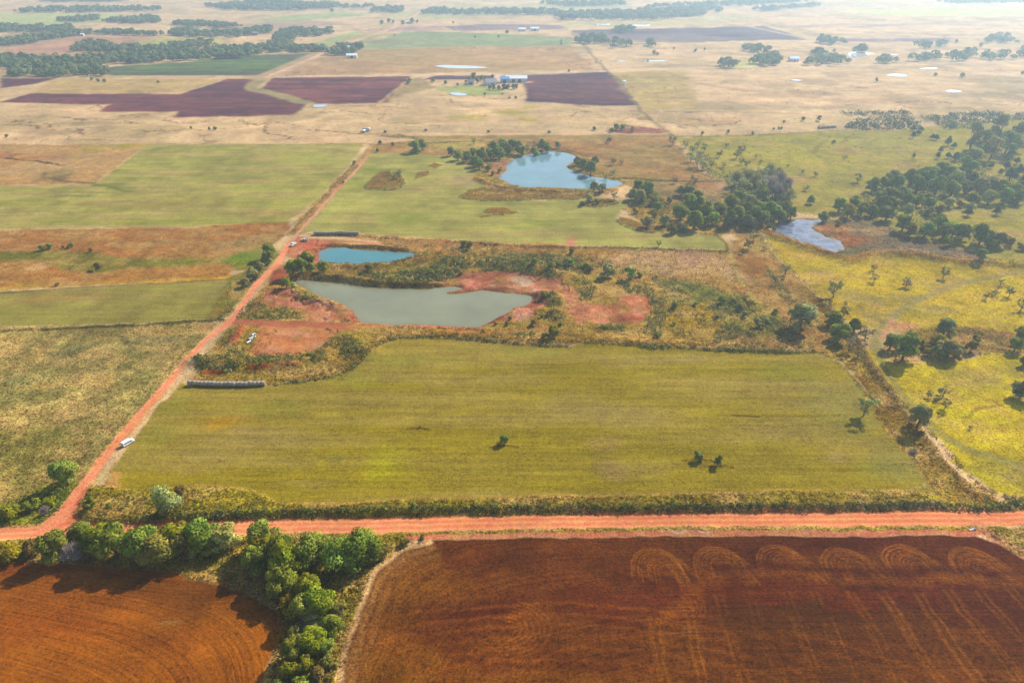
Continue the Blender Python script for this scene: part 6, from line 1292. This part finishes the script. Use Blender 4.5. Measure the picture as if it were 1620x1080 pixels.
for k, (a, b) in enumerate(((395.5,536.5),(398,537.5),(399,534.5),(400,530.5),(403,532.8),(403.3,529))):
    X, Y = at(a, b); root = empty('drum', (X, Y, ground_z(X, Y)), random.uniform(0, 3))
    bm_obj('drum_body', lambda bm: [cyl(bm, (-.55, 0, .36), (-.15, 0, .36), .36, 16), cyl(bm, (-.15, 0, .36), (.15, 0, .36), .345, 16), cyl(bm, (.15, 0, .36), (.55, 0, .36), .36, 16)], P_PALE, root)
    bm_obj('lid', lambda bm: cyl(bm, (.55, 0, .36), (.58, 0, .36), .3, 16), P_WHITE, root)
    root.scale = (.7,)*3; tag(root, f'{drl[k]} of the pale plastic drums dumped beside the clay pad', 'drum', 'drums dumped by the clay pad')
P_CONC = simple_mat('concrete', (.42, .40, .37), .9, .2, 4)
X, Y = at(1537, 838); root = empty('culvert', (X, Y, ground_z(X, Y)), R(20))
bm_obj('pipe_barrel', lambda bm: cyl(bm, (-.8, 0, .05), (.8, 0, .05), .26, 20), P_CONC, root); bm_obj('headwall', lambda bm: box(bm, .8, .92, -.45, .45, -.3, .4), P_CONC, root, False, .02)
tag(root, 'short pale culvert pipe at the field entrance beside the road', 'culvert')
P_POST = simple_mat('grey_post', (.16, .13, .11), .9, .25, 9); P_WIRE = simple_mat('rusty_wire', (.12, .10, .09), .6, .2, 9, .6)
def fence(pts, step, label):
    P = np.array([at(*p) for p in pts]); seg = np.linalg.norm(np.diff(P, axis=0), axis=1); cum = np.concatenate([[0], np.cumsum(seg)]); n = int(cum[-1]/step)
    X0, Y0 = P[0]; root = empty('wire_fence', (X0, Y0, 0)); q = []
    me = None
    for k in range(n+1):
        s = k/n*cum[-1]; X = np.interp(s, cum, P[:, 0]); Y = np.interp(s, cum, P[:, 1]); z = ground_z(X, Y); q.append((X-X0, Y-Y0, z))
        if me is None:
            o = bm_obj('post', lambda bm: cyl(bm, (0, 0, -.3), (0, 0, 1.3), .09, 8, .07), P_POST, root); me = o.data
        else: o = bpy.data.objects.new('post', me); COL.objects.link(o); o.parent = root
        o.location = q[-1]
    def wb(bm):
        for hh in (.35, .75, 1.15):
            for a, b in zip(q[:-1], q[1:]): cyl(bm, (a[0], a[1], a[2]+hh), (b[0], b[1], b[2]+hh), .012, 4)
    bm_obj('wire', wb, P_WIRE, root); tag(root, label, 'fence')
fence([(1205,372),(1240,418),(1295,470),(1345,530),(1370,567),(1400,612),(1450,680),(1520,766),(1560,795)], 5, 'wire fence with grey posts along the overgrown right side of the corridor')
fence([(1062,214),(1110,215.5),(1200,213.5),(1280,208.5),(1340,205)], 8, 'wire fence along the top of the upper right pasture')
fence([(0,523),(130,518),(330,507.5)], 5, 'wire fence between the western meadow and the rough pasture')

# ------------------------------------------------------------------ the air
bm = bmesh.new(); box(bm, -12000, 12000, -2500, 10500, -4, 135)
bmesh.ops.recalc_face_normals(bm, faces=bm.faces[:])
me = bpy.data.meshes.new('haze'); bm.to_mesh(me); bm.free()
hm = bpy.data.materials.new('haze'); hm.use_nodes = True; N = hm.node_tree.nodes; L = hm.node_tree.links
N.remove(N['Principled BSDF']); pv = N.new('ShaderNodeVolumePrincipled')
pv.inputs['Color'].default_value = (.64, .84, 1.0, 1); pv.inputs['Density'].default_value = HAZE; pv.inputs['Anisotropy'].default_value = .47
L.new(pv.outputs[0], N['Material Output'].inputs['Volume']); me.materials.append(hm)
tag(link('haze', me), kind='stuff')
S.cycles.volume_bounces = 2; S.cycles.max_bounces = 6; S.cycles.diffuse_bounces = 3; S.cycles.transmission_bounces = 3; S.cycles.caustics_reflective = False; S.cycles.caustics_refractive = False

for o in list(bpy.data.objects):
    l_ = o.get('label')
    if l_ and len(l_.split()) > 16: o['label'] = l_.replace(' from the left', ' from left').replace(' the ', ' ', 1) if len(l_.split()) < 19 else ' '.join(l_.split()[:16])
